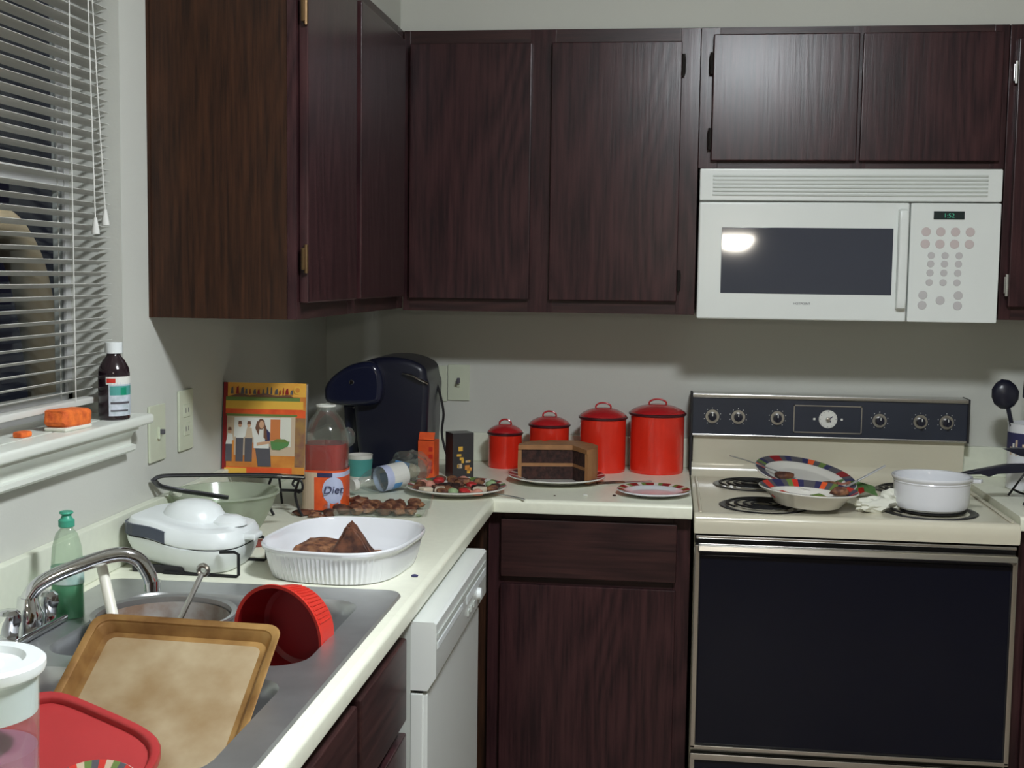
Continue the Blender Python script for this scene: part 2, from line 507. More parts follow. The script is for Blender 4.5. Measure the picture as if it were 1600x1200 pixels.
# right unit
t = thing('wall_cabinet', 'dark wood wall cabinet cut by the right edge, right of the microwave', 'cabinet', (1.881, 0, 1.372))
b = MB(); b.box(0, .75, -.302, -.001, 0, .753, WOODE); b.build('carcass', t)
b = MB()
for x0, x1 in ((0, .03), (.36, .40), (.72, .75)): b.box(x0, x1, -.32, -.302, 0, .753, WOODZ, .0015)
for z0, z1 in ((0, .045), (.705, .753)): b.box(.03, .72, -.3198, -.302, z0, z1, WOODX)
b.box(.03, .72, -.308, -.302, .045, .705, BLACKM)
b.build('face_frame', t)
door_y(t, .018, .37, .034, .716, -.3205, (.014, (.09, .63)), hm=CHROMEB)
door_y(t, .388, .735, .034, .716, -.3205)

# ================================================================== BASE CABINETS
t = thing('base_cabinet', 'dark wood base cabinet with one drawer between dishwasher and stove', 'cabinet', (.62, -.60, 0))
b = MB(); b.box(-.60, .479, .02, .58, .09, .872, WOODE); b.box(-.02, .479, .06, .58, 0, .09, BLACKM); b.build('carcass', t)
b = MB()
for x0, x1 in ((-.03, .012), (.436, .479)): b.box(x0, x1, 0, .02, .09, .872, WOODZ, .0015)
for z0, z1 in ((.09, .12), (.69, .715), (.85, .872)): b.box(.012, .436, .0002, .02, z0, z1, WOODX)
b.box(.012, .436, .012, .02, .12, .85, BLACKM)
b.build('face_frame', t)
b = MB(); b.box(0, .441, -.019, 0, 0, .148, WOODX, .0035); o = b.build('drawer', t); o.location = (.004, -.0005, .712)
door_y(t, .004, .445, .105, .694, -.0005)
t = thing('base_cabinet', 'dark wood sink base cabinet under the steel sink at bottom', 'cabinet', (.585, -1.65, 0))
b = MB(); b.box(-.58, -.019, -1.35, -.005, .09, .72, WOODE); b.box(-.03, -.019, -1.35, -.005, .72, .872, WOODE)
b.box(-.50, -.06, -1.35, -.005, 0, .09, BLACKM); b.build('carcass', t)
b = MB()
for y0, y1 in ((-.035, -.005), (-.375, -.33), (-.72, -.67), (-1.35, -1.31)): b.box(-.019, 0, y0, y1, .09, .872, WOODZ, .0015)
for z0, z1 in ((.09, .12), (.69, .715), (.845, .872)): b.box(-.019, -.0003, -1.31, -.035, z0, z1, WOODY)
b.build('face_frame', t)
for y0, y1 in ((-.34, -.022), (-.685, -.362), (-1.32, -.707)):
    b = MB(); b.box(0, .019, 0, y1 - y0, 0, .145, WOODY, .004); o = b.build('drawer_front', t); o.location = (.0005, y0, .712)
    door_x(t, y0, y1, .105, .692, .0005)
t = thing('base_cabinet', 'dark wood base cabinet sliver right of the stove at the frame edge', 'cabinet', (1.884, -.60, 0))
b = MB(); b.box(0, .70, .02, .58, .09, .872, WOODE); b.box(0, .70, .06, .58, 0, .09, BLACKM); b.build('carcass', t)
b = MB(); b.box(0, .03, 0, .02, .09, .872, WOODZ); b.box(.67, .70, 0, .02, .09, .872, WOODZ); b.box(.03, .67, .0, .02, .69, .715, WOODX); b.build('face_frame', t)
door_y(t, .02, .68, .105, .694, -.0005)
b = MB(); b.box(0, .66, -.019, 0, 0, .148, WOODX, .0035); o = b.build('drawer', t); o.location = (.02, -.0005, .712)

# ================================================================== WORKTOPS
SX0, SX1, SY0, SY1 = .055, .572, -2.48, -1.605       # hole for the sink
t = thing('countertop', 'cream laminate L-shaped worktop with low backsplash and rolled front edge', 'countertop', (0, 0, CT))
b = MB(); T = -.034
b.box(.0, SX0, -3.0, -.0, T, 0, COUNT)                      # strip along the wall
b.box(SX0, SX1, SY1, -.0, T, 0, COUNT)
b.box(SX0, SX1, -3.0, SY0, T, 0, COUNT)
b.box(SX1, .598, -3.0, -.0, T, 0, COUNT)
b.box(.598, 1.1005, -.633, -.0, T, 0, COUNT)
b.build('top', t, smooth=0)
b = MB()
pr = [(0, 0), (.006, -.0012), (.010, -.005), (.0115, -.010), (.0115, -.030), (.009, -.034), (0, -.034)]
b.prism([(.598 + x, z) for x, z in pr], -3.0, -.633, COUNT, 'y')
b.prism([(-.633 - x, z) for x, z in pr], .598, 1.1005, COUNT, 'x')
b.build('front_edge', t)
b = MB(); b.box(.0005, .02, -3.0, -.0, 0, .098, SPLASH, .003); b.box(.02, 1.1005, -.02, -.0005, 0, .086, SPLASH, .003); b.build('backsplash', t)
t = thing('countertop', 'cream worktop right of the stove holding the utensil crock', 'countertop', (1.8735, 0, CT))
b = MB(); b.box(0, .72, -.633, -.0005, T, 0, COUNT); b.build('top', t)
b = MB(); b.prism([(-.633 - x, z) for x, z in pr], 0, .72, COUNT, 'x'); b.build('front_edge', t)
b = MB(); b.box(0, .72, -.02, -.0005, 0, .086, SPLASH, .003); b.build('backsplash', t)

# ================================================================== SINK
t = thing('kitchen_sink', 'stainless steel double-bowl sink set into the cream worktop', 'sink', (.3135, -2.0425, CT))
def rrect(x0, x1, y0, y1, r, n=5):
    out = []
    for cx, cy, a0 in ((x1 - r, y1 - r, 0), (x0 + r, y1 - r, PI / 2), (x0 + r, y0 + r, PI), (x1 - r, y0 + r, 1.5 * PI)):
        for i in range(n + 1):
            a = a0 + PI / 2 * i / n
            out.append((cx + r * math.cos(a), cy + r * math.sin(a)))
    return out
ox, oy = .3135, -2.0425
BAS = [(.135 - ox, .530 - ox, -2.045 - oy, -1.675 - oy), (.135 - ox, .530 - ox, -2.44 - oy, -2.095 - oy)]
# rim: grid of bridging strips made by triangulating outer outline with two holes
b = bmesh.new()
def loop(bm, pts, z):
    vs = [bm.verts.new((x, y, z)) for x, y in pts]
    return [bm.edges.new((vs[i], vs[(i + 1) % len(vs)])) for i in range(len(vs))]
ed = loop(b, rrect(-.2675, .2675, -.4525, .4425, .03), .005)
for q in BAS: ed += loop(b, rrect(*q, .055), .004)
bmesh.ops.triangle_fill(b, use_beauty=True, edges=ed)
m = MB(); m.bm(b, STEEL)
o1 = rrect(-.2675, .2675, -.4525, .4425, .03); o2 = rrect(-.2700, .2700, -.4550, .4450, .032); n = len(o1)
m.add([(x, y, .005) for x, y in o1] + [(x, y, .0006) for x, y in o2], [(i, (i + 1) % n, n + (i + 1) % n, n + i) for i in range(n)], STEEL)
m.build('rim', t, smooth=60)
for q in BAS:
    m = MB(); rings = []
    for ins, z, r in ((0, .004, .055), (.004, -.002, .055), (.008, -.02, .055), (.014, -.13, .06), (.03, -.16, .06), (.06, -.168, .05)):
        rings.append([(x, y, z) for x, y in rrect(q[0] + ins, q[1] - ins, q[2] + ins, q[3] - ins, r)])
    n = len(rings[0]); vs = [v for r in rings for v in r]; fs = []
    for k in range(len(rings) - 1):
        for i in range(n):
            j = (i + 1) % n; fs.append((k * n + i, k * n + j, (k + 1) * n + j, (k + 1) * n + i))
    fs.append(tuple((len(rings) - 1) * n + i for i in range(n)))
    m.add(vs, fs, STEEL)
    bo = m.build('basin', t)
    m = MB(); cx, cy = (q[0] + q[1]) / 2, (q[2] + q[3]) / 2
    m.lathe([(0, 0), (.028, .0), (.036, .002), (.04, .0035), (.042, .001)], CHROME, (cx, cy, -.168), 24); m.build('drain', bo)
# faucet
t = thing('kitchen_faucet', 'chrome kitchen faucet with long bent spout behind the sink', 'faucet', (.078, -1.955, CT + .005))
b = MB(); b.box(-.026, .026, -.08, .08, 0, .014, CHROME, .006, 3); b.build('base_plate', t)
b = MB(); b.lathe([(.0, 0), (.022, 0), (.022, .02), (.017, .03), (.015, .045), (0, .045)], CHROME, (0, 0, .012), 24); b.build('spout_collar', t)
b = MB()
b.tube(spl([(-.003, -.002, .045), (.002, .001, .058), (.013, .007, .074), (.038, .021, .089), (.074, .041, .103), (.107, .060, .112), (.128, .071, .111), (.144, .081, .099), (.154, .086, .080), (.158, .088, .066)], 7), .0115, CHROME, 16)
b.lathe([(.0, 0), (.0125, 0), (.0125, .016), (0, .016)], CHROME, (.159, .089, .052), 16)
b.build('spout', t)
for y in (-.058, .058):
    b = MB(); b.lathe([(0, 0), (.014, 0), (.015, .012), (.019, .022), (.018, .034), (.012, .039), (0, .040)], CHROME, (0, y, .013), 20, flute=6, fdep=.05); b.build('tap_handle', t)

# ================================================================== DISHWASHER
t = thing('dishwasher', 'white built-in dishwasher standing slightly proud under the worktop', 'dishwasher', (.60, -1.32, 0))
b = MB(); b.box(-.55, .0, -.30, .30, .1, .868, WHITED); b.build('body', t)
b = MB(); b.box(-.05, -.015, -.30, .30, .0, .1, BLACKM); b.build('kick_plate', t)
b = MB(); b.box(0, .030, -.297, .297, .1, .742, WHITEE, .004); b.box(.0, .022, -.30, .30, .1, .742, WHITEE, .002); b.build('door', t)
b = MB()
b.prism([(0, .748), (.030, .748), (.045, .772), (.045, .866), (.040, .870), (0, .870)], -.30, .30, WHITEE, 'y')
cp = b.build('control_panel', t)
b = MB(); b.box(.0452, .0470, -.29, .285, .838, .848, WHITED, .0008); b.box(.0452, .0465, -.29, -.02, .820, .832, WHITEP, .0006); b.box(.0452, .0465, .03, .285, .815, .832, WHITEP, .0006); b.build('handle_groove', cp)
b = MB(); b.lathe([(0, 0), (.013, 0), (.012, .008), (.0, .009)], WHITEP, seg=24, mx=Matrix.Translation((.045, .18, .80)) @ Matrix.Rotation(PI / 2, 4, 'Y')); b.build('knob', cp)
for y in (.04, .075, .11):
    b = MB(); b.box(.045, .048, y, y + .022, .788, .800, WHITED, .001); b.build('button', cp)

# ================================================================== STOVE
RL, RR = 1.1045, 1.8680; RW = RR - RL
t = thing('electric_stove', 'almond electric stove with black oven door and dark control panel', 'stove', (RL, 0, 0))
b = MB(); b.box(.003, RW - .003, -.635, -.02, .03, .855, CREAM); b.build('body', t)
TOPZ = .900
b = MB()
# cooktop in one shell: front apron, rounded front edge, flat top, curved upstand
pf = [(-.62, .852), (-.674, .852), (-.677, .872), (-.676, .888), (-.670, .897), (-.660, .9010), (-.645, .9), (-.10, .9), (-.088, .903), (-.078, .912), (-.072, .926), (-.071, .94), (-.020, .94), (-.02, .852)]
b.prism(pf, 0, RW, CREAM, 'x', bev=.004, seg=2)
b.box(.012, .020, -.66, -.11, .9, .905, CREAM, .003); b.box(RW - .020, RW - .012, -.66, -.11, .9, .905, CREAM, .003)
b.build('cooktop', t)
b = MB(); b.prism([(-.071, .938), (-.082, 1.02), (-.082, 1.022), (-.022, 1.022), (-.022, .938)], .006, RW - .002, CREAM, 'x'); b.build('backguard', t)
b = MB(); b.box(.0, RW + .001, -.094, -.022, 1.020, 1.140, PANEL, .003); cp = b.build('control_panel', t)
b = MB(); b.box(-.001, RW + .002, -.100, -.022, 1.130, 1.141, CHROMEB, .002); b.box(-.001, RW + .002, -.098, -.03, 1.019, 1.0255, CHROMEB, .002); b.build('trim_strip', cp)
b = MB(); b.box(-.004, .003, -.101, -.02, .905, 1.142, BLACKM, .002); b.build('side_cap', cp)
b = MB(); b.box(RW, RW + .006, -.101, -.02, 1.018, 1.142, BLACKM, .002); b.build('side_cap', cp)
RYX = Matrix.Rotation(PI / 2, 4, 'X')
def knob(x, z, big=False):
    b = MB()
    b.lathe([(0, 0), (.0205, 0), (.0195, .003), (.0, .003)], CHROMEB, seg=28, mx=Matrix.Translation((x, -.0945, z)) @ RYX)
    k = b.build('knob', cp)
    b = MB(); b.lathe([(.0125, 0), (.0125, .008), (.011, .016), (.0, .017)], BLACKP, seg=24, mx=Matrix.Translation((x, -.0975, z)) @ RYX)
    b.box(x - .0025, x + .0025, -.120, -.105, z - .011, z + .011, BLACKP, .001); b.build('grip', k)
    b = MB(); b.box(x - .0012, x + .0012, -.1206, -.1198, z + .003, z + .011, WHITEPR); b.build('pointer', k)
    b = MB()
    for i in range(9):
        a = PI * (.5 + (i - 4) * .2); r0 = .024
        b.box(x + r0 * math.cos(a) - .0009, x + r0 * math.cos(a) + .0009, -.0948, -.0941, z + r0 * math.sin(a) - .0012, z + r0 * math.sin(a) + .0012, WHITEPR)
    b.build('dial_marks', k)
for kx in (1.163, 1.236, 1.346, 1.629, 1.741, 1.812): knob(kx - RL, 1.076)
b = MB()
x0, x1, z0, z1 = 1.391 - RL, 1.581 - RL, 1.036, 1.115
for q in ((x0, x1, z1 - .003, z1), (x0, x1, z0, z0 + .003), (x0, x0 + .003, z0, z1), (x1 - .003, x1, z0, z1)): b.box(q[0], q[1], -.0965, -.0935, q[2], q[3], CHROMEB)
ck = b.build('clock', cp)
b = MB(); b.lathe([(0, 0), (.026, 0), (.025, .003), (0, .0035)], WHITEPR, seg=32, mx=Matrix.Translation((1.487 - RL, -.0945, 1.076)) @ RYX); b.build('dial', ck)
b = MB()
for a, l in ((1.0, .016), (2.3, .011)):
    b.box(-.0013, .0013, -.0993, -.0985, 0, l, NAVY, mx=Matrix.Translation((1.487 - RL, 0, 1.076)) @ Matrix.Rotation(a, 4, 'Y'))
b.lathe([(0, 0), (.007, 0), (.006, .008), (0, .009)], CHROMEB, seg=20, mx=Matrix.Translation((1.487 - RL, -.097, 1.076)) @ RYX)
for s in (-1, 1): b.box(1.487 - RL + s * .038 - .003, 1.487 - RL + s * .038 + .003, -.0965, -.0945, 1.073, 1.079, WHITEPR)
for i in range(12):
    a = i * PI / 6
    b.box(1.487 - RL + .0215 * math.cos(a) - .0008, 1.487 - RL + .0215 * math.cos(a) + .0008, -.0985, -.0976, 1.076 + .0215 * math.sin(a) - .0008, 1.076 + .0215 * math.sin(a) + .0008, NAVY)
b.build('clock_hand', ck)
def burner(x, y, r):
    b = MB()
    b.lathe([(0, -.004), (r * .7, -.004), (r * .92, .0015), (r, .0022), (r * 1.03, .0004)], DRIP, (x, y, TOPZ + .0005), 40)
    d = b.build('drip_pan', t)
    b = MB(); P = []
    for i in range(150):
        a = i / 149 * 2 * PI * 3.6; rr = .018 + (r * .86 - .018) * i / 149
        P.append((x + rr * math.cos(a), y + rr * math.sin(a), TOPZ + .0065))
    b.tube(P, .0042, COIL, 6, flat=.6); b.build('burner_coil', d)
for q in ((1.280, -.535, .108), (1.272, -.215, .104), (1.686, -.535, .112), (1.69, -.21, .085)): burner(q[0] - RL, q[1], q[2])
b = MB(); b.box(.004, RW - .004, -.650, -.630, .824, .852, BLACKM); b.box(.006, RW - .006, -.668, -.645, .838, .846, CHROMEB, .002); b.build('vent_strip', t)
b = MB(); b.box(.006, RW - .006, -.668, -.636, .317, .822, BLACKM, .003); od = b.build('oven_door', t)
b = MB(); b.box(.018, RW - .018, -.672, -.664, .327, .800, BLACKG, .002); b.build('door_glass', od)
b = MB()
for q in ((.004, .016, .315, .824), (RW - .016, RW - .004, .315, .824)): b.box(q[0], q[1], -.676, -.664, q[2], q[3], CHROMEB, .002)
b.box(.004, RW - .004, -.676, -.664, .313, .323, CHROMEB, .002); b.build('door_trim', od)
b = MB(); b.prism([(-.668, .803), (-.690, .807), (-.699, .815), (-.697, .826), (-.688, .831), (-.668, .828)], .012, RW - .012, CHROMEB, 'x', bev=.002)
b.build('door_handle', od, label='wide chrome bar handle along the top of the oven door')
b = MB(); b.box(.006, RW - .006, -.668, -.636, .075, .298, BLACKG, .003); dr = b.build('drawer', t)
b = MB(); b.box(.004, RW - .004, -.677, -.664, .286, .303, CHROMEB, .003); b.box(.004, .016, -.676, -.664, .07, .303, CHROMEB, .002); b.box(RW - .016, RW - .004, -.676, -.664, .07, .303, CHROMEB, .002); b.build('drawer_trim', dr)
b = MB(); b.box(.02, RW - .02, -.60, -.55, 0, .07, BLACKM); b.build('kick_plate', t)

# ================================================================== MICROWAVE
t = thing('microwave', 'white over-the-range microwave hanging under the short wall cabinet', 'microwave', (RL, 0, 1.364))
MH = .3925
b = MB(); b.box(0.001, RW - .001, -.335, -.002, 0, MH, WHITEE, .004); b.build('body', t)
b = MB(); b.box(0, RW, -.362, -.335, .309, MH, WHITEE, .004)
vg = b.build('vent_grille', t)
for i in range(6):
    b = MB(); z = .322 + i * .0098
    b.box(.034, RW - .036, -.3652, -.3615, z, z + .0055, WHITED, .0012); b.build('slat', vg)
b = MB(); b.box(0, 1.641 - RL, -.362, -.335, .0, .306, WHITEE, .005, 3); dr = b.build('door', t)
b = MB(); b.box(1.165 - RL, 1.602 - RL, -.3632, -.3612, .068, .240, SMOKE, .0008); b.build('window', dr, label='dark smoked window glass')
b = MB(); b.prism([(-.358, .03), (-.384, .036), (-.390, .06), (-.390, .26), (-.384, .285), (-.358, .292)], 1.612 - RL, 1.636 - RL, WHITEE, 'x', bev=.005, seg=3); b.build('handle', dr)
text_mesh('HOTPOINT', .0085, GREYP, 'logo', dr, (1.376 - RL, -.3625, .043), (PI / 2, 0, 0), label='small grey maker name')
b = MB(); b.box(1.6435 - RL, RW, -.362, -.335, 0, .306, WHITEE, .004); cp = b.build('control_panel', t)
def mx_x(px): return 1.643 - RL + (px - 1443) * (1.854 - 1.643) / (1553 - 1443)
def mx_z(py): return .303 - (py - 318) * .302 / 184
b = MB(); b.box(mx_x(1473), mx_x(1513), -.3632, -.3615, mx_z(342), mx_z(329), DISP, .0006); d = b.build('display', cp)
text_mesh('1:52', .016, LED, 'digits', d, ((mx_x(1473) + mx_x(1513)) / 2, -.3634, mx_z(336)), (PI / 2, 0, 0), ext=.0001)
KEYS = []
for r, py in enumerate((361, 380)):
    for px in (1463, 1482, 1501, 1520): KEYS.append((px, py, 7.2, KEYR))
for py in (398, 411, 425, 440):
    for px in (1472, 1490, 1508): KEYS.append((px, py, 5.6, BTN))
for px, py in ((1465, 460), (1465, 476), (1488, 468), (1511, 460), (1511, 476)): KEYS.append((px, py, 7, BTN))
for px, py, r, mm in KEYS:
    b = MB(); b.lathe([(0, 0), (r * .00165, 0), (r * .0015, .0014), (0, .0016)], mm, seg=18, mx=Matrix.Translation((mx_x(px - (py - 400) * .03), -.3618, mx_z(py))) @ RYX); b.build('key', cp)
b = MB(); b.box(.1, RW - .1, -.30, -.06, -.003, .001, WHITED); b.build('grease_filter', t)

# ================================================================== WINDOW BLIND
BYA, BYB = WY0 + .012, WY1 - .008
t = thing('window_blind', 'white horizontal mini blind hanging in the window recess', 'blind', (-.030, (BYA + BYB) / 2, 1.2))
L = (BYB - BYA) / 2
proto = None
nslat = 40
for i in range(nslat):
    z = .052 + i * .0212
    if proto is None:
        b = MB(); vs = []; fs = []
        for k in range(5):
            x = -.0125 + .025 * k / 4; zz = .0016 * (1 - (x / .0125) ** 2)
            vs += [(x, -L, zz), (x, L, zz)]
        for k in range(5):
            x = -.0125 + .025 * k / 4; zz = .0016 * (1 - (x / .0125) ** 2) - .0007
            vs += [(x, -L, zz), (x, L, zz)]
        for k in range(4):
            fs.append((2 * k, 2 * k + 1, 2 * k + 3, 2 * k + 2)); fs.append((10 + 2 * k, 12 + 2 * k, 13 + 2 * k, 11 + 2 * k))
        fs += [(0, 2, 12, 10), (1, 11, 13, 3), (0, 10, 11, 1), (8, 9, 19, 18)]
        b.add(vs, fs, SLATM); proto = b.build('slat', t); o = proto
    else:
        o = proto.copy(); COL.objects.link(o); o.parent = t
    o.location = (0, 0, z); o.rotation_euler = (0, math.radians(-16 + random.uniform(-2, 2)), 0)
    if i in (12, 13): o.rotation_euler = (math.radians(.25), math.radians(-14), 0)
b = MB(); b.box(-.013, .013, -L, L, .026, .038, SLATM, .003); b.build('bottom_rail', t)
b = MB(); b.box(-.02, .02, -L, L, .885, .918, SLATM, .003); b.build('headrail', t)
for y in (-1.60, -2.24):
    for x in (-.0138, .0138):
        b = MB(); b.tube([(x, y + 1.9175, .035), (x, y + 1.9175, .89)], .0011, CORDM, 6); b.build('ladder_cord', t)
b = MB()
b.tube(spl([(.021, .370, .90), (.024, .374, .6), (.026, .380, .36)], 6), .0013, CORDM, 6)
b.tube(spl([(.021, .378, .90), (.026, .396, .6), (.030, .412, .378)], 6), .0013, CORDM, 6); b.build('pull_cord', t)
for y, z, x in ((.380, .335, .026), (.412, .352, .030)):
    b = MB(); b.lathe([(0, 0), (.0075, .001), (.007, .008), (.003, .03), (0, .032)], CORDM, (x, y, z), 14); b.build('tassel', t)

# ================================================================== WALL PLATES
def plate_x(name, lab, y, z, kind, w=.072, h=.115):
    t = thing(name, lab, 'outlet' if 'outlet' in name else 'switch', (0, y, z))
    b = MB(); b.box(.0003, .006, -w / 2, w / 2, -h / 2, h / 2, PLATE_P, .002); b.build('cover_plate', t)
    if kind == 'toggle':
        b = MB(); b.box(.006, .012, -.005, .005, -.012, .012, PLATE_P, .001); b.box(.008, .020, -.004, .004, -.002, .008, GREYP, .001); b.build('toggle', t)
    else:
        for s in (-1, 1):
            b = MB(); b.box(.005, .0075, -.017, .017, s * .02 - .014, s * .02 + .014, PLATE_P, .002)
            b.box(.0073, .0079, -.008, -.006, s * .02 - .004, s * .02 + .006, GREYP); b.box(.0073, .0079, .006, .008, s * .02 - .004, s * .02 + .006, GREYP); b.build('socket', t)
    return t
plate_x('light_switch', 'cream switch plate on the left wall touching the end of the window sill', -1.288, 1.142, 'toggle', .08)
plate_x('wall_outlet', 'cream outlet plate on the left wall between sill and cookbook', -1.135, 1.152, 'socket', .078, .13)
def plate_y(name, lab, x, z, sw=False):
    t = thing(name, lab, 'switch' if sw else 'outlet', (x, 0, z))
    b = MB(); b.box(-.033, .033, -.006, -.0003, -.054, .054, PLATE_P, .002); b.build('cover_plate', t)
    if sw:
        b = MB(); b.box(-.005, .005, -.012, -.006, -.012, .012, PLATE_P, .001); b.build('toggle', t)
    else:
        for s in (-1, 1):
            b = MB(); b.box(-.016, .016, -.0075, -.005, s * .02 - .014, s * .02 + .014, PLATE_P, .002); b.box(-.007, -.005, -.0079, -.007, s * .02 - .004, s * .02 + .006, GREYP); b.box(.005, .007, -.0079, -.007, s * .02 - .004, s * .02 + .006, GREYP); b.build('socket', t)
    return t
plate_y('wall_outlet', 'cream wall plate right behind the black coffee maker', .342, 1.144)
plate_y('light_switch', 'cream switch plate on the back wall with a dark lever, right of the coffee maker', .410, 1.148, True)
b = MB(); b.box(.405, .413, -.028, -.012, 1.146, 1.152, GREYP, .001); b.box(.408, .418, -.030, -.022, 1.148, 1.164, GREYP, .002)
o = b.build('lever', bpy.data.objects['light_switch.001']); o.location = (-.410, 0, -1.148)

# ================================================================== CANISTERS
def canister(x, y, r, hb, hl, lab):
    t = thing('canister', lab, 'canister', (x, y, CT), group=None)
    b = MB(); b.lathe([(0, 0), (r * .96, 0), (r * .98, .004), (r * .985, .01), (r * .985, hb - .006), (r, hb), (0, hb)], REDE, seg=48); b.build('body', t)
    b = MB(); b.lathe([(r * 1.005, hb - .003), (r * 1.055, hb), (r * 1.055, hb + .004), (r * 1.0, hb + .006)], REDD, seg=48); b.build('rim', t, label='dark rolled rim')
    d = hl
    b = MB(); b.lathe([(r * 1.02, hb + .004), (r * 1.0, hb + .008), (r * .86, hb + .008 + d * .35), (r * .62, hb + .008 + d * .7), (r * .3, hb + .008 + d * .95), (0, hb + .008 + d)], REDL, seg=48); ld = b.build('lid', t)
    z = hb + .006 + d; q = .26 * r + .004
    b = MB(); b.tube(spl([(-q, 0, z - .004), (-q * .96, 0, z + .007), (-q * .5, 0, z + .0135), (0, 0, z + .015), (q * .5, 0, z + .0135), (q * .96, 0, z + .007), (q, 0, z - .004)], 4), .0026, REDL, 8); b.build('handle', ld)
canister(.567, -.112, .050, .098, .020, 'smallest red enamel canister with lid, leftmost of the row')
canister(.697, -.122, .058, .126, .020, 'second-smallest red enamel canister standing behind the chocolate cake')
canister(.852, -.126, .067, .153, .022, 'second-largest red enamel canister with lid, right of the cake')
canister(1.007, -.112, .078, .166, .022, 'largest red enamel canister with lid, next to the stove')

# ================================================================== PLATES
def dinner_plate(name, lab, cat, loc, r, h, m, rim=None, rot=None, mid=None):
    t = thing(name, lab, cat, loc, rot=rot)
    th = .004
    b = MB()
    b.lathe([(0, 0), (r * .60, 0), (r * .66, .003), (r * .80, h * .6), (r, h), (r * 1.005, h + .002), (r * .99, h + .0035), (r * .79, h * .6 + th), (r * .64, th + .002), (r * .58, th), (0, th)], m, seg=56)
    b.build('dish', t)
    if rim:
        b = MB(); N = 48
        ra, rb = r * .80, r * .985; za, zb = h * .6 + th + .0012, h + .0042
        for i in range(N):
            a0, a1 = 2 * PI * i / N, 2 * PI * (i + 1) / N
            vs = [(ra * math.cos(a0), ra * math.sin(a0), za), (rb * math.cos(a0), rb * math.sin(a0), zb), (rb * math.cos(a1), rb * math.sin(a1), zb), (ra * math.cos(a1), ra * math.sin(a1), za)]
            b.add(vs, [(0, 1, 2, 3)], rim[i % len(rim)])
        b.build('rim_pattern', t, label='red, green and dark patterned rim band', smooth=0)
    return t
dinner_plate('cake_plate', 'cream china plate carrying the cut chocolate cake', 'plate', (.740, -.345, CT), .132, .016, CHINA, [REDIN, CHINA, REDIN])
# cake
t = thing('layer_cake', 'cut two-layer chocolate cake with caramel frosting on the cream plate', 'cake', (.742, -.345, CT + .0045))
def sector(b, r, z0, z1, a0, a1, m, n=28, wob=0., apex=(0, 0)):
    P = [apex]
    for i in range(n + 1):
        a = math.radians(a0 + (a1 - a0) * i / n)
        P.append((r * math.cos(a), r * math.sin(a)))
    vs = [(x, y, z0) for x, y in P] + [(x, y, z1 + wob * math.sin(9 * x * 20) * math.cos(y * 130)) for x, y in P]
    k = len(P)
    fs = [tuple(range(k))[::-1], tuple(range(k, 2 * k))]
    for i in range(k): fs.append((i, (i + 1) % k, k + (i + 1) % k, k + i))
    b.add(vs, fs, m)
t.scale = (1, 1, 1.12)
A0, A1 = -38, 186
AP = (.040, .012)
b = MB(); sector(b, .098, 0.0005, .032, A0, A1, CHOC, apex=AP); b.build('bottom_layer', t, smooth=25)
b = MB(); sector(b, .099, .032, .040, A0, A1, FROST, apex=AP); b.build('filling', t, smooth=25)
b = MB(); sector(b, .098, .040, .073, A0, A1, CHOC, apex=AP); b.build('top_layer', t, smooth=25)
b = MB(); sector(b, .108, .073, .084, A0 - 2, A1 + 2, FROST, wob=.002, apex=(AP[0] - .001, AP[1] - .004))
vs = []; fs = []; n = 28
for i in range(n + 1):
    a = math.radians(A0 + (A1 - A0) * i / n)
    for r, z in ((.0985, .001), (.108, .001), (.109, .04), (.108, .0735), (.0985, .0735)):
        vs.append((r * math.cos(a), r * math.sin(a), z))
for i in range(n):
    for k in range(5):
        l = (k + 1) % 5; fs.append((i * 5 + k, i * 5 + l, (i + 1) * 5 + l, (i + 1) * 5 + k))
fs.append((0, 1, 2, 3, 4)); fs.append(tuple(n * 5 + k for k in range(5)))
b.add(vs, fs, FROST); b.build('frosting', t, label='caramel coloured frosting', smooth=40)
# food plate
dinner_plate('dinner_plate', 'cream dinner plate loaded with colourful sweets at the worktop corner', 'plate', (.503, -.575, CT), .128, .017, CHINA, [REDIN, GREYP, LEAF, CHINA])
SW = [BROWN2, mat('sweet_red', (.50, .03, .03), .5), mat('sweet_cream', (.72, .62, .48), .6), CHOC, mat('sweet_green', (.30, .42, .22), .5), mat('sweet_pink', (.62, .27, .20), .6)]
SWN = ['tan', 'red', 'cream', 'dark chocolate', 'pale green', 'pinkish']
rnd = random.Random(3)
spots = []
for i in range(36):
    for _ in range(400):
        a = rnd.uniform(0, 2 * PI); r = .108 * math.sqrt(rnd.random()); p = (r * math.cos(a), r * math.sin(a))
        if all((p[0] - q[0]) ** 2 + (p[1] - q[1]) ** 2 > .028 ** 2 for q in spots): spots.append(p); break
for i, p in enumerate(spots):
    k = [0, 1, 0, 3, 0, 5, 2, 0, 4, 3, 0, 5][i % 12]
    rr = math.hypot(*p); base = .0055 if rr < .075 else .011
    b = MB()
    if i % 3 == 0: b.box(-.016, .016, -.012, .012, 0, .014, SW[k], .004)
    elif i % 3 == 1: b.blob((0, 0, .009), .015, SW[k], (1.1, 1, .62), .2, 2, i)
    else: b.lathe([(0, 0), (.014, 0), (.016, .005), (.011, .012), (.005, .015), (0, .0155)], SW[k], seg=16)
    o = b.build('sweet')
    tag(o, SWN[k] + ' piece among the mixed sweets on the dinner plate', 'sweet', 'mixed sweets on the dinner plate', (.503 + p[0], -.575 + p[1], CT + base))
    o.rotation_euler = (rnd.uniform(-.1, .1), rnd.uniform(-.1, .1), rnd.uniform(0, 3))
# saucer
dinner_plate('side_plate', 'empty white side plate with red patterned rim beside the stove', 'plate', (1.004, -.505, CT), .094, .012, CERAM, [REDIN, REDIN, LEAF, CHINA])
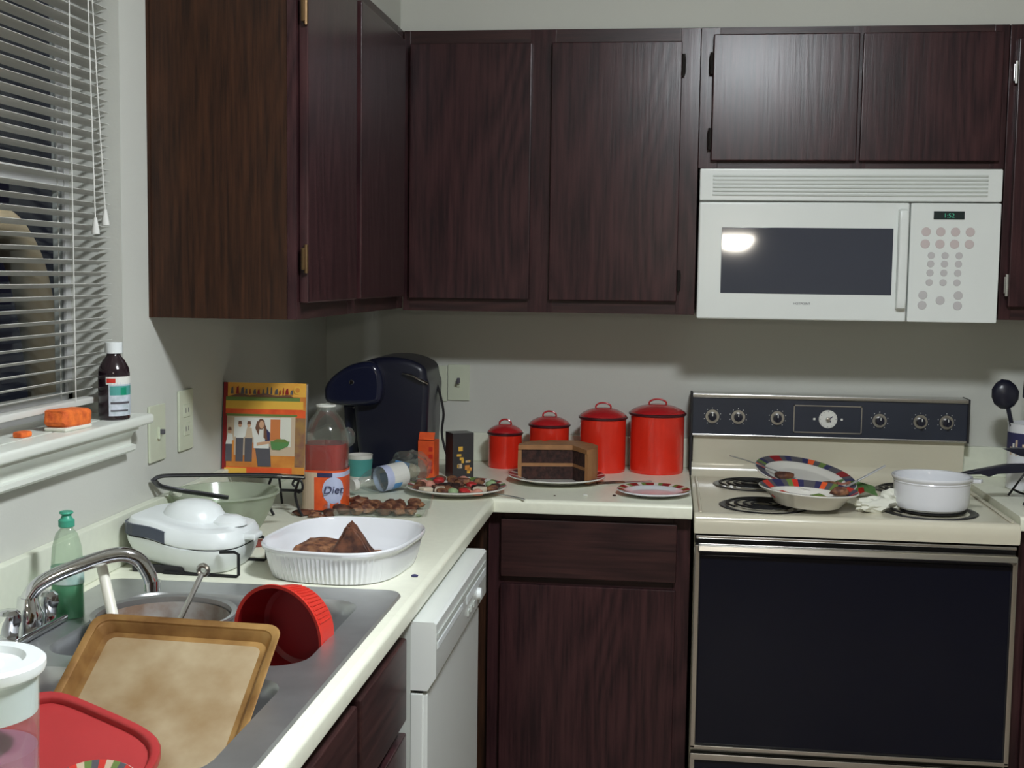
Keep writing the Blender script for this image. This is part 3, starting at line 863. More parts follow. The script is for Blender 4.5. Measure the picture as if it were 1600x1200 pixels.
# cutlery and crumbs
def fork(name, lab, loc, rz, m=STEEL, rx=0.):
    t = thing(name, lab, 'fork', loc, rot=(0, rx, rz))
    b = MB(); b.tube(spl([(-.09, 0, .003), (-.03, 0, .005), (.03, 0, .004), (.05, 0, .003)], 5), .0032, m, 8, flat=.5); b.build('handle', t)
    b = MB(); b.box(.048, .066, -.010, .010, .0018, .0042, m, .001)
    for k in range(4): b.box(.064, .096, -.010 + k * .0058, -.0075 + k * .0058, .0022, .0042, m)
    b.build('tines', t); return t
fork('dessert_fork', 'steel fork lying on the worktop left of the cake plate', (.612, -.600, CT), 2.55)
t = thing('table_knife', 'steel table knife lying right of the cake plate', 'knife', (.905, -.345, CT), .45)
b = MB(); b.box(-.06, .02, -.006, .006, .0005, .006, BROWN, .002); b.build('handle', t)
b = MB(); b.box(.02, .10, -.007, .006, .001, .003, STEEL, .0008); b.build('blade', t)
for i, (x, y, r, m, l) in enumerate(((.832, -.560, .006, WHITEPR, 'white crumb on the worktop in front of the cake plate'), (.905, -.545, .005, CHOC, 'dark chocolate crumb between cake plate and side plate'),
                                  (.755, -.575, .003, CHOC, 'tiny dark crumb below the cake plate'), (.578, -1.478, .006, NAVY, 'small dark speck on the worktop between casserole and front edge'), (.470, -.905, .007, LEAF, 'small green scrap at the right end of the plastic tray'))):
    b = MB(); b.blob((0, 0, r * .4), r, m, (1.2, .9, .5), .3, 1, i); tag(b.build('crumb'), l, 'crumb', None, (x, y, CT))

# ================================================================== COFFEE MAKER
t = thing('coffee_maker', 'black pod coffee maker with domed top in the corner', 'coffee maker', (.27, -.27, CT))
b = MB()
# main tower: front silhouette extruded in depth
tower = [(-.05, 0), (.105, 0), (.108, .05), (.114, .20), (.116, .250), (.110, .272), (.10, .305), (.055, .325), (.0, .330), (-.05, .322), (-.085, .300), (-.10, .262), (-.095, .18), (-.08, .05)]
b.prism(smooth_poly(tower, (0, 1)), -.085, .13, BLACKP, 'y', bev=.018, seg=4); b.build('housing', t, smooth=50)
b = MB()
head = [(-.150, .200), (-.168, .232), (-.158, .262), (-.125, .292), (-.085, .312), (-.035, .317), (-.010, .290), (-.006, .235), (-.030, .200)]
b.prism(smooth_poly(head), -.125, -.03, BLACKS, 'y', bev=.016, seg=4); b.build('brew_head', t, smooth=50)
b = MB(); b.tube(spl([(.045, -.088, .286), (.070, -.098, .282), (.095, -.098, .270), (.114, -.088, .260)], 6), .006, CHROMEB, 10, flat=.6); b.build('lid_handle', t, label='silver curved lid handle')
b = MB(); b.prism([(-.12, 0), (.06, 0), (.06, .028), (.05, .034), (-.11, .034), (-.12, .028)], -.15, -.05, BLACKS, 'y', bev=.006); b.build('drip_tray', t)
b = MB(); b.lathe([(0, 0), (.008, 0), (.006, .003), (0, .0035)], CHROME, seg=16, mx=Matrix.Translation((-.090, -.124, .262)) @ RYX); b.build('power_button', t)
b = MB(); b.prism([(-.125, .005), (-.085, .005), (-.09, .19), (-.14, .19)], -.03, .09, BLACKS, 'y', bev=.012, seg=3); b.build('water_tank', t, smooth=50)
b = MB(); b.tube(spl([(.112, .05, .25), (.122, .06, .215), (.130, .07, .16), (.124, .08, .10), (.145, .07, .03), (.160, .10, .005)], 7), .0035, BLACKM, 8); b.build('power_cord', t)

# ================================================================== COOKBOOK ON ITS EASEL
t = thing('cookbook', 'orange cookbook with a photo cover propped upright by the coffee maker', 'book', (.102, -.915, 1.003), rot=(math.radians(-6), 0, math.radians(2)))
BW, BH = .196, .212
b = MB(); b.box(-BW / 2 + .003, BW / 2 - .002, .003, .020, .002, BH - .002, PAGES); b.build('page_block', t)
b = MB(); b.box(-BW / 2, BW / 2, 0, .003, 0, BH, GOLD, .0006); b.box(-BW / 2, BW / 2, .020, .023, 0, BH, GREYP, .0006); b.box(-BW / 2 - .002, -BW / 2 + .002, 0, .023, 0, BH, GREYP, .0008); b.build('cover', t)
b = MB()
LAY = [0]
def pr2(poly, m):
    LAY[0] += 1; y = -.0003 - LAY[0] * .00006
    b.add([((x - .5) * BW, y, z * BH) for x, z in poly], [tuple(range(len(poly)))], m)
def prr(x0, x1, z0, z1, m): pr2([(x0, z0), (x1, z0), (x1, z1), (x0, z1)], m)
prr(.0, 1, .85, 1.0, mat('cover_amber', (.78, .34, .05), .45, col2=(.85, .48, .07), vscale=9))
prr(.0, .05, 0, 1, REDIN)
prr(.03, .93, .80, .842, LEAF); prr(.03, .97, .70, .80, YELLOW); prr(.03, .97, .655, .71, ORANGE); prr(.88, 1, .60, .70, ORANGE)
prr(.04, .9, .63, .655, LEAF)
prr(.86, 1, .08, .62, mat('cover_plum', (.22, .10, .07), .5, col2=(.35, .20, .06), vscale=40))
prr(.05, .88, .06, .63, BEIGEP); prr(.05, .88, .06, .20, GOLD); prr(.05, .85, .0, .07, ORANGE); prr(.03, .30, .0, .06, YELLOW)
prr(.14, .80, .40, .615, WHITEPR); prr(.58, .70, .34, .60, mat('cover_terracotta', (.62, .20, .06), .5)); prr(.71, .83, .30, .62, PAPER)
prr(.30, .56, .16, .34, mat('cover_floor', (.60, .22, .07), .5))
for x, h, top in ((.075, .43, WHITEPR), (.20, .50, WHITEPR), (.31, .50, BEIGEP)):
    prr(x - .035, x + .055, .13, h - .10, GREYP); pr2([(x - .035, h - .11), (x + .06, h - .11), (x + .045, h), (x - .01, h + .01)], top)
    pr2([(x + .012 + .022 * math.cos(k * PI / 4), h + .035 + .03 * math.sin(k * PI / 4)) for k in range(8)], SKIN)
    pr2([(x - .012, h + .04), (x + .036, h + .04), (x + .03, h + .075), (x - .006, h + .075)], HAIR)
prr(.12, .145, .1, .36, GOLD)
pr2([(.44, .08), (.60, .08), (.58, .30), (.40, .30)], GREYP)
pr2([(.385, .28), (.57, .28), (.56, .44), (.50, .50), (.42, .48), (.38, .42)], WHITEPR)
pr2([(.52, .36), (.58, .33), (.58, .45), (.53, .50)], NAVY)
pr2([(.47 + .046 * math.cos(k * PI / 5), .545 + .062 * math.sin(k * PI / 5)) for k in range(10)], HAIR)
pr2([(.40, .50), (.44, .42), (.46, .55), (.42, .58)], HAIR); pr2([(.50, .40), (.55, .36), (.53, .52), (.50, .56)], HAIR)
pr2([(.475 + .030 * math.cos(k * PI / 5), .540 + .045 * math.sin(k * PI / 5)) for k in range(10)], SKIN)
pr2([(.42, .305), (.64, .345), (.64, .375), (.42, .34)], SKIN)
pr2([(.585, .36), (.605, .27), (.70, .265), (.80, .31), (.82, .36)], mat('cover_bowl_green', (.10, .26, .08), .4)); pr2([(.60, .35), (.81, .35), (.76, .385), (.66, .385)], LEAF)
pr2([(.90 + .045 * math.cos(k * PI / 6), .925 + .045 * math.sin(k * PI / 6)) for k in range(12)], YELLOW)
pr2([(.90 + .028 * math.cos(k * PI / 6), .925 + .028 * math.sin(k * PI / 6)) for k in range(12)], GOLD)
pr2([(.05, .843), (.2, .88), (.32, .86), (.5, .885), (.64, .86), (.8, .87), (.86, .845)], HAIR)
rnd = random.Random(5)
x = .09
while x < .82:
    w_ = rnd.uniform(.018, .045); h_ = rnd.uniform(.05, .09)
    pr2([(x, .875), (x + w_, .875), (x + w_ * .8, .875 + h_), (x + w_ * .2, .875 + h_ * .8)], REDIN if rnd.random() < .35 else GREYP); x += w_ + rnd.uniform(.008, .03)
b.build('cover_print', t, label='printed cover: woman holding a green bowl under a dark title band', smooth=0)
t = thing('book_easel', 'black scrolled wire easel holding up the orange cookbook', 'easel', (.150, -.925, CT))
b = MB()
for s in (-1, 1):
    x = s * .034
    b.tube(spl([(x, .056, .12), (x, .03, .078), (x, .0, .055), (x + .006, -.02, .040), (x + .018, -.035, .018), (x + .028, -.04, .003)], 6), .0032, IRON, 8)
    b.tube(spl([(x, .0, .055), (x + s * .006 - .008, -.015, .062), (x + s * .004 - .020, -.020, .050), (x - .020, -.020, .030), (x - .008, -.018, .022), (x + .002, -.016, .034), (x - .006, -.016, .042)] if s < 0 else
               [(x, .0, .055), (x + .012, -.012, .052), (x + .022, -.018, .064), (x + .018, -.018, .080), (x + .004, -.018, .082), (x - .002, -.018, .072), (x + .006, -.018, .066)], 6), .0028, IRON, 8)
b.build('scroll_leg', t)
b = MB(); b.tube([(-.135, .003, .0835), (.055, .003, .0835)], .0035, IRON, 8); b.tube([(-.05, .0, .054), (.05, .0, .054)], .0035, IRON, 8); b.build('ledge_bar', t)
b = MB(); b.tube(spl([(-.03, .058, .20), (-.03, .07, .10), (-.03, .10, .004)], 6), .003, IRON, 8); b.build('rear_leg', t)

# ================================================================== JUICE BOTTLE
t = thing('juice_bottle', 'large open clear plastic juice bottle half full of red drink', 'bottle', (.236, -.852, CT))
def rsq(r, a, p=3.2):
    c, s = math.cos(a), math.sin(a); k = (abs(c) ** p + abs(s) ** p) ** (-1 / p)
    return r * k * c, r * k * s
def sq_lathe(b, prof, m, seg=40, pw=3.2):
    vs = []; fs = []
    for r, z, p in prof:
        for i in range(seg): x, y = rsq(r, 2 * PI * i / seg + .35, p); vs.append((x, y, z))
    for k in range(len(prof) - 1):
        for i in range(seg): j = (i + 1) % seg; fs.append((k * seg + i, k * seg + j, (k + 1) * seg + j, (k + 1) * seg + i))
    b.add(vs, fs, m); return (len(prof) - 1) * seg
R = .0515
b = MB(); sq_lathe(b, [(R * .85, 0.0, 3.2), (R, .006, 3.2), (R, .055, 3.2), (R * 1.0, .115, 3.2), (R * 1.02, .155, 2.8), (R * .97, .182, 2.4), (R * .80, .208, 2), (R * .55, .226, 2), (.022, .234, 2), (.021, .247, 2)], CLEARP)
b.build('bottle_shell', t)
b = MB(); b.lathe([(.021, 0), (.0235, .001), (.0235, .005), (.021, .006)], WHITEPR, (0, 0, .243), 24); b.build('neck_ring', t, label='white ring around the open mouth')
b = MB(); vs = []
prof = [(0.002, .004, 3.2), (R * .95, .004, 3.2), (R * .95, .115, 3.2), (R * .97, .150, 2.9), (R * .97, .158, 2.8), (.001, .158, 2.8)]
sq_lathe(b, prof, REDLIQ); b.build('red_drink', t)
b = MB(); seg = 48; rl = R * 1.02
for i in range(seg):
    a0, a1 = 2 * PI * i / seg, 2 * PI * (i + 1) / seg
    am = math.degrees((a0 + a1) / 2)      # 270 deg faces the camera
    m = BEIGEP if 195 < am < 258 else ORANGE
    z0, z1 = .006, .096 + .010 * math.sin(a0 * 2 + 1)
    p0 = rsq(rl, a0); p1 = rsq(rl, a1)
    zs = [z0, .085, .096]
    b.add([(*p0, z0), (*p1, z0), (*p1, .083), (*p0, .083)], [(0, 1, 2, 3)], m)
    b.add([(*p0, .083), (*p1, .083), (*p1, .094), (*p0, .094)], [(0, 1, 2, 3)], NAVY if 262 < am < 300 else (BEIGEP if 195 < am <= 262 else PALEB))
    b.add([(*p0, .094), (*p1, .094), (*p1, .099), (*p0, .099)], [(0, 1, 2, 3)], ORANGE)
lb = b.build('label', t, smooth=60)
b = MB()
for k in range(13):
    g0, g1 = 276 + 4 * k, 280 + 4 * k
    def hz(g): return .031 * math.sqrt(max(0, 1 - ((g - 302) / 26.2) ** 2))
    q0 = rsq(rl * 1.022, math.radians(g0)); q1 = rsq(rl * 1.022, math.radians(g1))
    b.add([(*q0, .053 - hz(g0)), (*q1, .053 - hz(g1)), (*q1, .053 + hz(g1)), (*q0, .053 + hz(g0))], [(0, 1, 2, 3)], PALEB)
c0 = rsq(rl * 1.028, math.radians(289)); c1 = rsq(rl * 1.028, math.radians(318))
b.add([(*c0, .010), (*c1, .010), (*c1, .035), (*c0, .035)], [(0, 1, 2, 3)], PALEB); b.build('badge', lb)
c = rsq(rl * 1.045, math.radians(301))
text_mesh('Diet', .026, NAVY, 'lettering', lb, (c[0], c[1] - .001, .054), (PI / 2, 0, math.radians(24)), label='dark blue script word', shear=.2)
b = MB(); b.blob((0, 0, 0), .016, CLEARP, (1.1, 1, 1.5), .05, 2, 3); o = b.build('grip_bulge', t); o.location = (.052, .005, .172)

# ================================================================== BOXES BESIDE THE COFFEE MAKER
def carton(name, lab, loc, w_, d_, h_, m, rz):
    t = thing(name, lab, 'box', loc, rz)
    b = MB(); b.box(-w_ / 2, w_ / 2, -d_ / 2, d_ / 2, 0, h_, m, .001); b.build('carton', t)
    return t
t = carton('food_box', 'bright orange cardboard box behind the sweets plate', (.385, -.345, CT), .046, .05, .104, ORANGE, -.1)
b = MB(); b.box(-.022, .022, -.006, -.0045, 0, .022, ORANGE); o = b.build('open_flap', t); o.location = (0, -.018, .104); o.rotation_euler = (-.5, 0, 0)
b = MB()
for k in range(4): b.box(.008, .019, -.0258, -.0252, .015 + k * .02, .027 + k * .02, REDP)
b.build('print', t)
t = carton('coffee_box', 'black cardboard box with yellow print left of the smallest canister', (.468, -.325, CT), .062, .055, .125, mat('box_black', (.035, .032, .034), .45), .55)
b = MB(); rnd = random.Random(9)
for fx in (0, 1):
    for k in range(11):
        u, v = rnd.uniform(-.024, .016), rnd.uniform(.008, .1); du, dv = rnd.uniform(.006, .014), rnd.uniform(.005, .013); m = rnd.choice([YELLOW, WHITEPR, BEIGEP, GOLD])
        if fx == 0: b.box(u, u + du, -.0280, -.0274, v, v + dv, m)
        else: b.box(.0309, .0315, u, u + du, v, v + dv, m)
b.box(-.031, .031, -.0275, .0275, .1250, .1254, mat('box_lid_grey', (.20, .20, .19), .5)); b.build('print', t)
t = thing('drink_cup', 'small teal labelled cup in front of the coffee maker', 'cup', (.225, -.475, CT))
b = MB(); b.lathe([(0, 0), (.026, 0), (.028, .003), (.033, .075), (.034, .077), (.031, .077), (.025, .004), (0, .004)], CHINA, seg=32); b.build('cup_body', t)
b = MB(); b.lathe([(.0292, .02), (.0332, .066)], TEAL, seg=32); b.build('label_band', t)

# clear bottle lying on its side
t = thing('water_bottle', 'clear plastic bottle lying on its side with blue and white label', 'bottle', (.400, -.520, CT + .048), rot=(0, math.radians(5), math.radians(229)))
RY90 = Matrix.Rotation(PI / 2, 4, 'Y')
b = MB(); b.lathe([(0, .003), (.024, 0), (.031, .006), (.032, .03), (.0305, .05), (.032, .06), (.032, .135), (.029, .16), (.018, .185), (.0125, .195), (.0125, .206)], CLEARP, seg=32, mx=RY90); b.build('bottle_shell', t)
b = MB(); seg = 32
for i in range(seg):
    a0, a1 = 2 * PI * i / seg, 2 * PI * (i + 1) / seg
    for k, (x0, x1) in enumerate(((.062, .085), (.085, .11), (.11, .132))):
        m = BLUEP if (k == 1 and 14 < i < 30) else (PALEB if k == 2 else WHITEPR)
        b.add([(x0, .0326 * math.cos(a0), .0326 * math.sin(a0)), (x1, .0326 * math.cos(a0), .0326 * math.sin(a0)), (x1, .0326 * math.cos(a1), .0326 * math.sin(a1)), (x0, .0326 * math.cos(a1), .0326 * math.sin(a1))], [(0, 1, 2, 3)], m)
b.build('label', t, smooth=60)
b = MB(); b.lathe([(0, 0), (.0145, 0), (.0145, .014), (0, .014)], WHITEPR, seg=20, mx=Matrix.Translation((.205, 0, 0)) @ RY90); b.build('cap', t)
# second crinkled clear bag leaning on the orange box
t = thing('plastic_bag', 'crinkled clear plastic bag with blue print leaning by the orange box', 'bag', (.352, -.430, CT))
b = MB(); b.blob((0, 0, .042), .045, CLEARP, (1.15, .7, .92), .35, 3, 21); b.build('film', t, smooth=20)
b = MB(); b.blob((-.008, .0, .03), .026, BEIGEP, (1.3, .8, .8), .25, 2, 22); b.build('bread_end', t)
b = MB(); b.box(-.045, -.005, -.034, -.033, .03, .055, BLUEP, mx=Matrix.Rotation(.2, 4, 'Y')); b.build('print', t)

# plastic tray with browned pieces
t = thing('plastic_tray', 'shallow clear plastic tray of browned pieces behind the white casserole', 'tray', (.365, -.845, CT), math.radians(8))
b = MB(); rings = []
hx, hy = .118, .105
for ins, z in ((.018, .0015), (.012, .003), (.004, .020), (0, .022), (-.006, .0225)):
    rings.append([(x, y, z) for x, y in rrect(-hx + ins, hx - ins, -hy + ins, hy - ins, .025)])
n = len(rings[0]); vs = [v for r in rings for v in r]; fs = [tuple(range(n))[::-1]]
for k in range(len(rings) - 1):
    for i in range(n): j = (i + 1) % n; fs.append((k * n + i, k * n + j, (k + 1) * n + j, (k + 1) * n + i))
b.add(vs, fs, CLEARP); b.build('tray_shell', t)
rnd = random.Random(12); k = 0
for i in range(6):
    for j in range(4):
        if i == 0 and j > 1: continue
        k += 1
        x, y = -.085 + i * .034 + rnd.uniform(-.009, .009), -.068 + j * .034 + rnd.uniform(-.009, .009); qs = rnd.uniform(.75, 1.25)
        c, s = math.cos(math.radians(8)), math.sin(math.radians(8))
        b = MB(); b.blob((0, 0, .0095 * qs), .017 * qs, BROWN2 if (i + j) % 3 else BROWN, (1.15, .95, .62), .42, 2, 50 + k, rnd.uniform(0, 3))
        tag(b.build('baked_piece'), 'small browned baked piece lying in the clear plastic tray', 'food', 'browned pieces in the clear tray', (.365 + x * c - y * s, -.845 + x * s + y * c, CT + .0035))

for i, (x, y, q, l) in enumerate(((.205, -.945, 1.0, 'browned loose piece on the worktop at the left front of the juice bottle'), (.240, -.960, .8, 'small browned piece on the worktop right in front of the juice bottle'),
                                  (.268, -.935, 1.1, 'larger browned piece on the worktop between juice bottle and clear tray'), (.222, -.925, .7, 'tiny dark piece against the base of the juice bottle'))):
    b = MB(); b.blob((0, 0, .0075 * q), .016 * q, BROWN2 if i % 2 else BROWN, (1.4, .9, .5), .4, 2, 140 + i, i * .8)
    tag(b.build('baked_piece'), l, 'food', None, (x, y, CT))
# ================================================================== CASSEROLE WITH FOOD
t = thing('casserole_dish', 'large white fluted casserole dish with dark food pieces inside', 'dish', (.432, -1.42, CT), math.radians(-6))
def sup(a, rx, ry, p):
    c, s = math.cos(a), math.sin(a); k = (abs(c) ** p + abs(s) ** p) ** (-1 / p)
    return rx * k * c, ry * k * s
CX, CY, CH = .138, .168, .064
b = MB(); N = 96; prof = [(0.001, .003, 2.6, 0), (.80, .003, 3, 0), (.84, .0, 3, 0), (.875, .002, 3, .3), (.915, .020, 3, 1), (.955, .046, 3, 1), (.965, .052, 3, .3), (.995, .056, 3, 0), (1.0, .061, 3, 0), (.985, .064, 3, 0), (.955, .060, 3, 0), (.90, .030, 3, 0), (.86, .012, 3, 0), (.80, .007, 3, 0), (.001, .007, 2.6, 0)]
vs = []; fs = []
for s_, z, p, fl in prof:
    for i in range(N * 2):
        a = 2 * PI * i / (N * 2); x, y = sup(a, CX * s_, CY * s_, p)
        f = 1 - .022 * fl * (.5 + .5 * (-1) ** i); vs.append((x * f, y * f, z))
N2 = N * 2
for k in range(len(prof) - 1):
    for i in range(N2): j = (i + 1) % N2; fs.append((k * N2 + i, k * N2 + j, (k + 1) * N2 + j, (k + 1) * N2 + i))
b.add(vs, fs, CERAM); b.build('dish_body', t, smooth=45)
def lump(name, lab, loc, poly, d, m, rz=0., rot=None):
    b = MB(); b.prism(poly, -d / 2, d / 2, m, 'y', bev=.004)
    bb = bmesh.new(); tmp = bpy.data.meshes.new('t'); tmp.from_pydata(b.v, [], b.f); bb.from_mesh(tmp)
    bmesh.ops.triangulate(bb, faces=bb.faces); bmesh.ops.subdivide_edges(bb, edges=bb.edges, cuts=2, use_grid_fill=True)
    rr = random.Random(len(name) + int(loc[0] * 1000))
    for v in bb.verts: v.co += Vector((rr.uniform(-1, 1), rr.uniform(-1, 1), rr.uniform(-.3, 1))) * .0016
    q = MB(); q.bm(bb, m); o = q.build(name); bpy.data.meshes.remove(tmp)
    tag(o, lab, 'food', None, loc); o.rotation_euler = rot if rot else (0, 0, rz); return o
lump('roasted_piece', 'tall pointed dark brown wedge of food standing up in the casserole', (.452, -1.455, CT + .0085), [(-.045, 0), (.048, 0), (.040, .028), (.012, .070), (0, .084), (-.010, .076), (-.034, .032)], .04, BROWN, .15)
lump('roasted_piece', 'flat brown slab of food lying left of the pointed wedge in the casserole', (.376, -1.415, CT + .0085), [(-.040, 0), (.036, 0), (.036, .034), (.0, .038), (-.030, .034), (-.042, .018)], .075, BROWN2, -.1)
lump('roasted_piece', 'low brown slab of food lying right of the pointed wedge in the casserole', (.500, -1.425, CT + .0085), [(-.040, 0), (.034, 0), (.036, .010), (.0, .020), (-.04, .022)], .06, BROWN2, .2)
b = MB(); b.blob((0, 0, .004), .009, BROWN2, (1.3, .9, .55), .3, 2, 4); tag(b.build('food_scrap'), 'small brown scrap near the left end inside the casserole', 'food', None, (.337, -1.475, CT + .009))

# ================================================================== BOWL AND TONGS
t = thing('mixing_bowl', 'translucent greenish plastic bowl beside the wall with tongs across it', 'bowl', (.120, -1.215, CT))
b = MB(); b.lathe([(0, .003), (.055, .0), (.060, .004), (.080, .035), (.098, .07), (.108, .094), (.113, .097), (.113, .101), (.108, .101), (.094, .07), (.076, .036), (.055, .007), (0, .007)], MILKY, seg=56); b.build('bowl_body', t)
t = thing('kitchen_tongs', 'dark steel tongs lying across the rim of the translucent bowl', 'tongs', (0, 0, 0))
b = MB()
b.tube(spl([(.014, -1.330, 1.053), (.014, -1.322, 1.046), (.022, -1.31, 1.036), (.056, -1.285, 1.024), (.10, -1.275, 1.017), (.145, -1.265, 1.009)], 8), .0070, TONG, 10, flat=.6); b.build('arm', t)
b = MB(); b.tube(spl([(.014, -1.330, 1.053), (.020, -1.326, 1.0575), (.034, -1.312, 1.059), (.074, -1.28, 1.056), (.183, -1.20, 1.048), (.225, -1.165, 1.042)], 8), .0070, TONG, 10, flat=.6); b.build('arm', t)
b = MB(); b.tube(spl([(.215, -1.172, 1.044), (.24, -1.15, 1.040), (.262, -1.13, 1.036)], 6), .0085, CHROME, 10, flat=.4); b.build('tip', t)
b = MB(); b.prism([(-.03, 0), (.03, 0), (.034, .008), (.02, .014), (-.03, .012)], -.012, .012, mat('reddish_crust', (.26, .05, .035), .6, var=.4, vscale=50, bump=.5), 'y', bev=.003)
o = b.build('food_scrap'); tag(o, 'reddish brown strip of food on the worktop beside the translucent bowl', 'food', None, (.218, -1.275, CT)); o.rotation_euler = (0, 0, .55)

# ================================================================== WHITE COUNTERTOP APPLIANCE
t = thing('egg_cooker', 'white clamshell countertop cooker with domed lid and black wire stand', 'appliance', (.143, -1.450, CT), math.radians(-3))
def out(sx, sy, pw=4): return [sup(2 * PI * i / 48, sx, sy, pw) for i in range(48)]
def shell(b, rings, m, capb=True, capt=True):
    n = len(rings[0][0]); vs = []; fs = []
    for pts, z in rings: vs += [(x, y, z + (dz(x, y))) for x, y in pts]
    for k in range(len(rings) - 1):
        for i in range(n): j = (i + 1) % n; fs.append((k * n + i, k * n + j, (k + 1) * n + j, (k + 1) * n + i))
    if capb: fs.append(tuple(range(n))[::-1])
    if capt: fs.append(tuple((len(rings) - 1) * n + i for i in range(n)))
    b.add(vs, fs, m)
def dz(x, y): return -.010 * math.tanh((x + .02) / .03)      # the seam dips to the right like the photo
b = MB(); shell(b, [(out(.092, .074), .012), (out(.100, .082), .022), (out(.110, .090), .044), (out(.112, .092), .056)], WHITEP); b.build('base', t)
b = MB(); shell(b, [(out(.110, .090), .056), (out(.110, .090), .059)], BLACKM); b.build('gasket', t)
b = MB(); shell(b, [(out(.112, .092), .059), (out(.114, .094), .063), (out(.113, .093), .076), (out(.106, .086), .088), (out(.090, .072), .094)], WHITEP); ld = b.build('lid', t)
b = MB(); b.lathe([(.062, .084), (.060, .096), (.050, .112), (.034, .121), (.015, .125), (0, .126)], WHITEP, (.0, 0, .0), 40, sx=1., sy=.92); b.build('dome', ld)
b = MB(); b.lathe([(.034, .086), (.032, .094), (.020, .102), (0, .104)], WHITEP, (.074, -.005, -.004), 30); b.build('side_bump', ld)
b = MB(); O = out(.1145, .0945); I = out(.108, .088)
SL = mat('slate_band', (.055, .065, .095), .4)
for i in range(48):
    j = (i + 1) % 48
    if O[i][0] < -.012 and O[i][1] < .05 and O[j][0] < -.012 and O[j][1] < .05:
        za = .0595 + dz(*O[i]); zb = .0595 + dz(*O[j])
        b.add([(*O[i], za), (*O[j], zb), (*O[j], zb + .021), (*O[i], za + .021), (*I[i], za), (*I[j], zb), (*I[j], zb + .021), (*I[i], za + .021)], [(0, 1, 2, 3), (3, 2, 6, 7), (4, 5, 1, 0)], SL)
b.build('grey_band', t, label='dark slate band on the hinge end')
b = MB(); b.box(.100, .135, -.030, .010, .058, .070, WHITEP, .004); b.build('latch', t)
b = MB(); b.box(-.085, .015, -.085, -.070, .0, .014, BLACKM, .003); b.build('foot', t)
b = MB(); b.box(-.085, .015, .060, .075, .0, .014, BLACKM, .003); b.build('foot', t)
b = MB(); b.tube([(.09, -.088, .046), (.118, -.088, .048), (.126, -.088, .044), (.126, -.088, .006), (.122, -.088, .003), (-.02, -.088, .003)], .003, IRON, 8); b.build('wire_stand', t)
b = MB(); b.tube([(.09, .05, .046), (.118, .05, .048), (.126, .05, .044), (.126, .05, .006), (.122, .05, .003), (-.02, .05, .003)], .003, IRON, 8); b.build('wire_stand', t)

# ================================================================== IN THE SINK
FL = CT - .168
t = thing('stock_pot', 'steel pot with dirty rim standing in the far sink bowl', 'pot', (.252, -1.855, FL))
b = MB(); b.lathe([(0, 0), (.085, 0), (.098, .01), (.106, .05), (.108, .178), (.113, .184), (.113, .188), (.104, .186), (.102, .05), (.09, .012), (0, .008)], STEEL, seg=48); b.build('pot_body', t)
b = MB(); b.lathe([(0, .12), (.06, .122), (.1015, .118)], mat('greasy_water', (.20, .15, .11), .2, var=.5, vscale=20), seg=40); b.build('residue', t)
b = MB(); b.lathe([(.0995, .120), (.1010, .178)], mat('baked_residue', (.26, .17, .12), .6, col2=(.42, .40, .38), vscale=25), seg=48); b.build('stain_ring', t)
t = thing('white_spatula', 'white straight handle sticking up from the sink behind the baking sheet', 'spatula', (0, 0, 0))
b = MB(); b.tube([(.152, -1.868, 1.022), (.200, -1.925, .940), (.228, -1.93, .87)], .0085, WHITEH, 12); b.build('handle', t)
b = MB(); b.box(-.028, .028, -.003, .003, -.07, 0, WHITEH, .002); o = b.build('blade', t); o.location = (.232, -1.929, .872); o.rotation_euler = (0, -.2, 0)
t = thing('serving_spoon', 'steel spoon with ring-ended handle leaning in the sink', 'spoon', (0, 0, 0))
b = MB(); b.tube([(.296, -1.81, .985), (.282, -1.85, .935), (.266, -1.875, .89)], .0045, CHROMEB, 10); b.tube([(.298 + .008 * math.cos(a * PI / 6), -1.807, .992 + .008 * math.sin(a * PI / 6)) for a in range(12)], .004, CHROMEB, 8, closed=True); b.build('handle', t)
b = MB(); b.blob((.258, -1.885, .872), .022, CHROMEB, (1, .6, 1.2), .02, 2, 1); b.build('bowl', t)
# red bowl on its side
ax = Vector((-.30, -.93, -.05)).normalized()
t = thing('red_bowl', 'red ribbed plastic bowl tipped on its side in the far sink bowl', 'bowl', (.455, -1.905, .921))
zx = ax; xx = Vector((0, 0, 1)).cross(zx).normalized(); yx = zx.cross(xx)
MR = Matrix((xx, yx, zx)).transposed()
t.rotation_euler = MR.to_euler()
b = MB(); b.lathe([(0, -.056), (.058, -.056), (.066, -.050), (.076, 0), (.080, .002), (.080, .006), (.0745, .005)], REDP, seg=56); b.build('bowl_body', t)
b = MB(); b.lathe([(.0745, .005), (.062, -.046), (.055, -.051), (0, -.051)], REDIN, seg=56); b.build('bowl_inside', t, label='inside of the bowl, its shade painted in as deeper red')  # darker copy of the bowl red, painting in the shade inside
b = MB()
for k in range(12):
    a = math.radians(20 + k * 5.5)
    b.tube([(.0672 * math.cos(a), 0.0672 * math.sin(a), -.046), (.0757 * math.cos(a), .0757 * math.sin(a), -.004)], .0014, REDP, 6)
b.build('rib_marks', t)
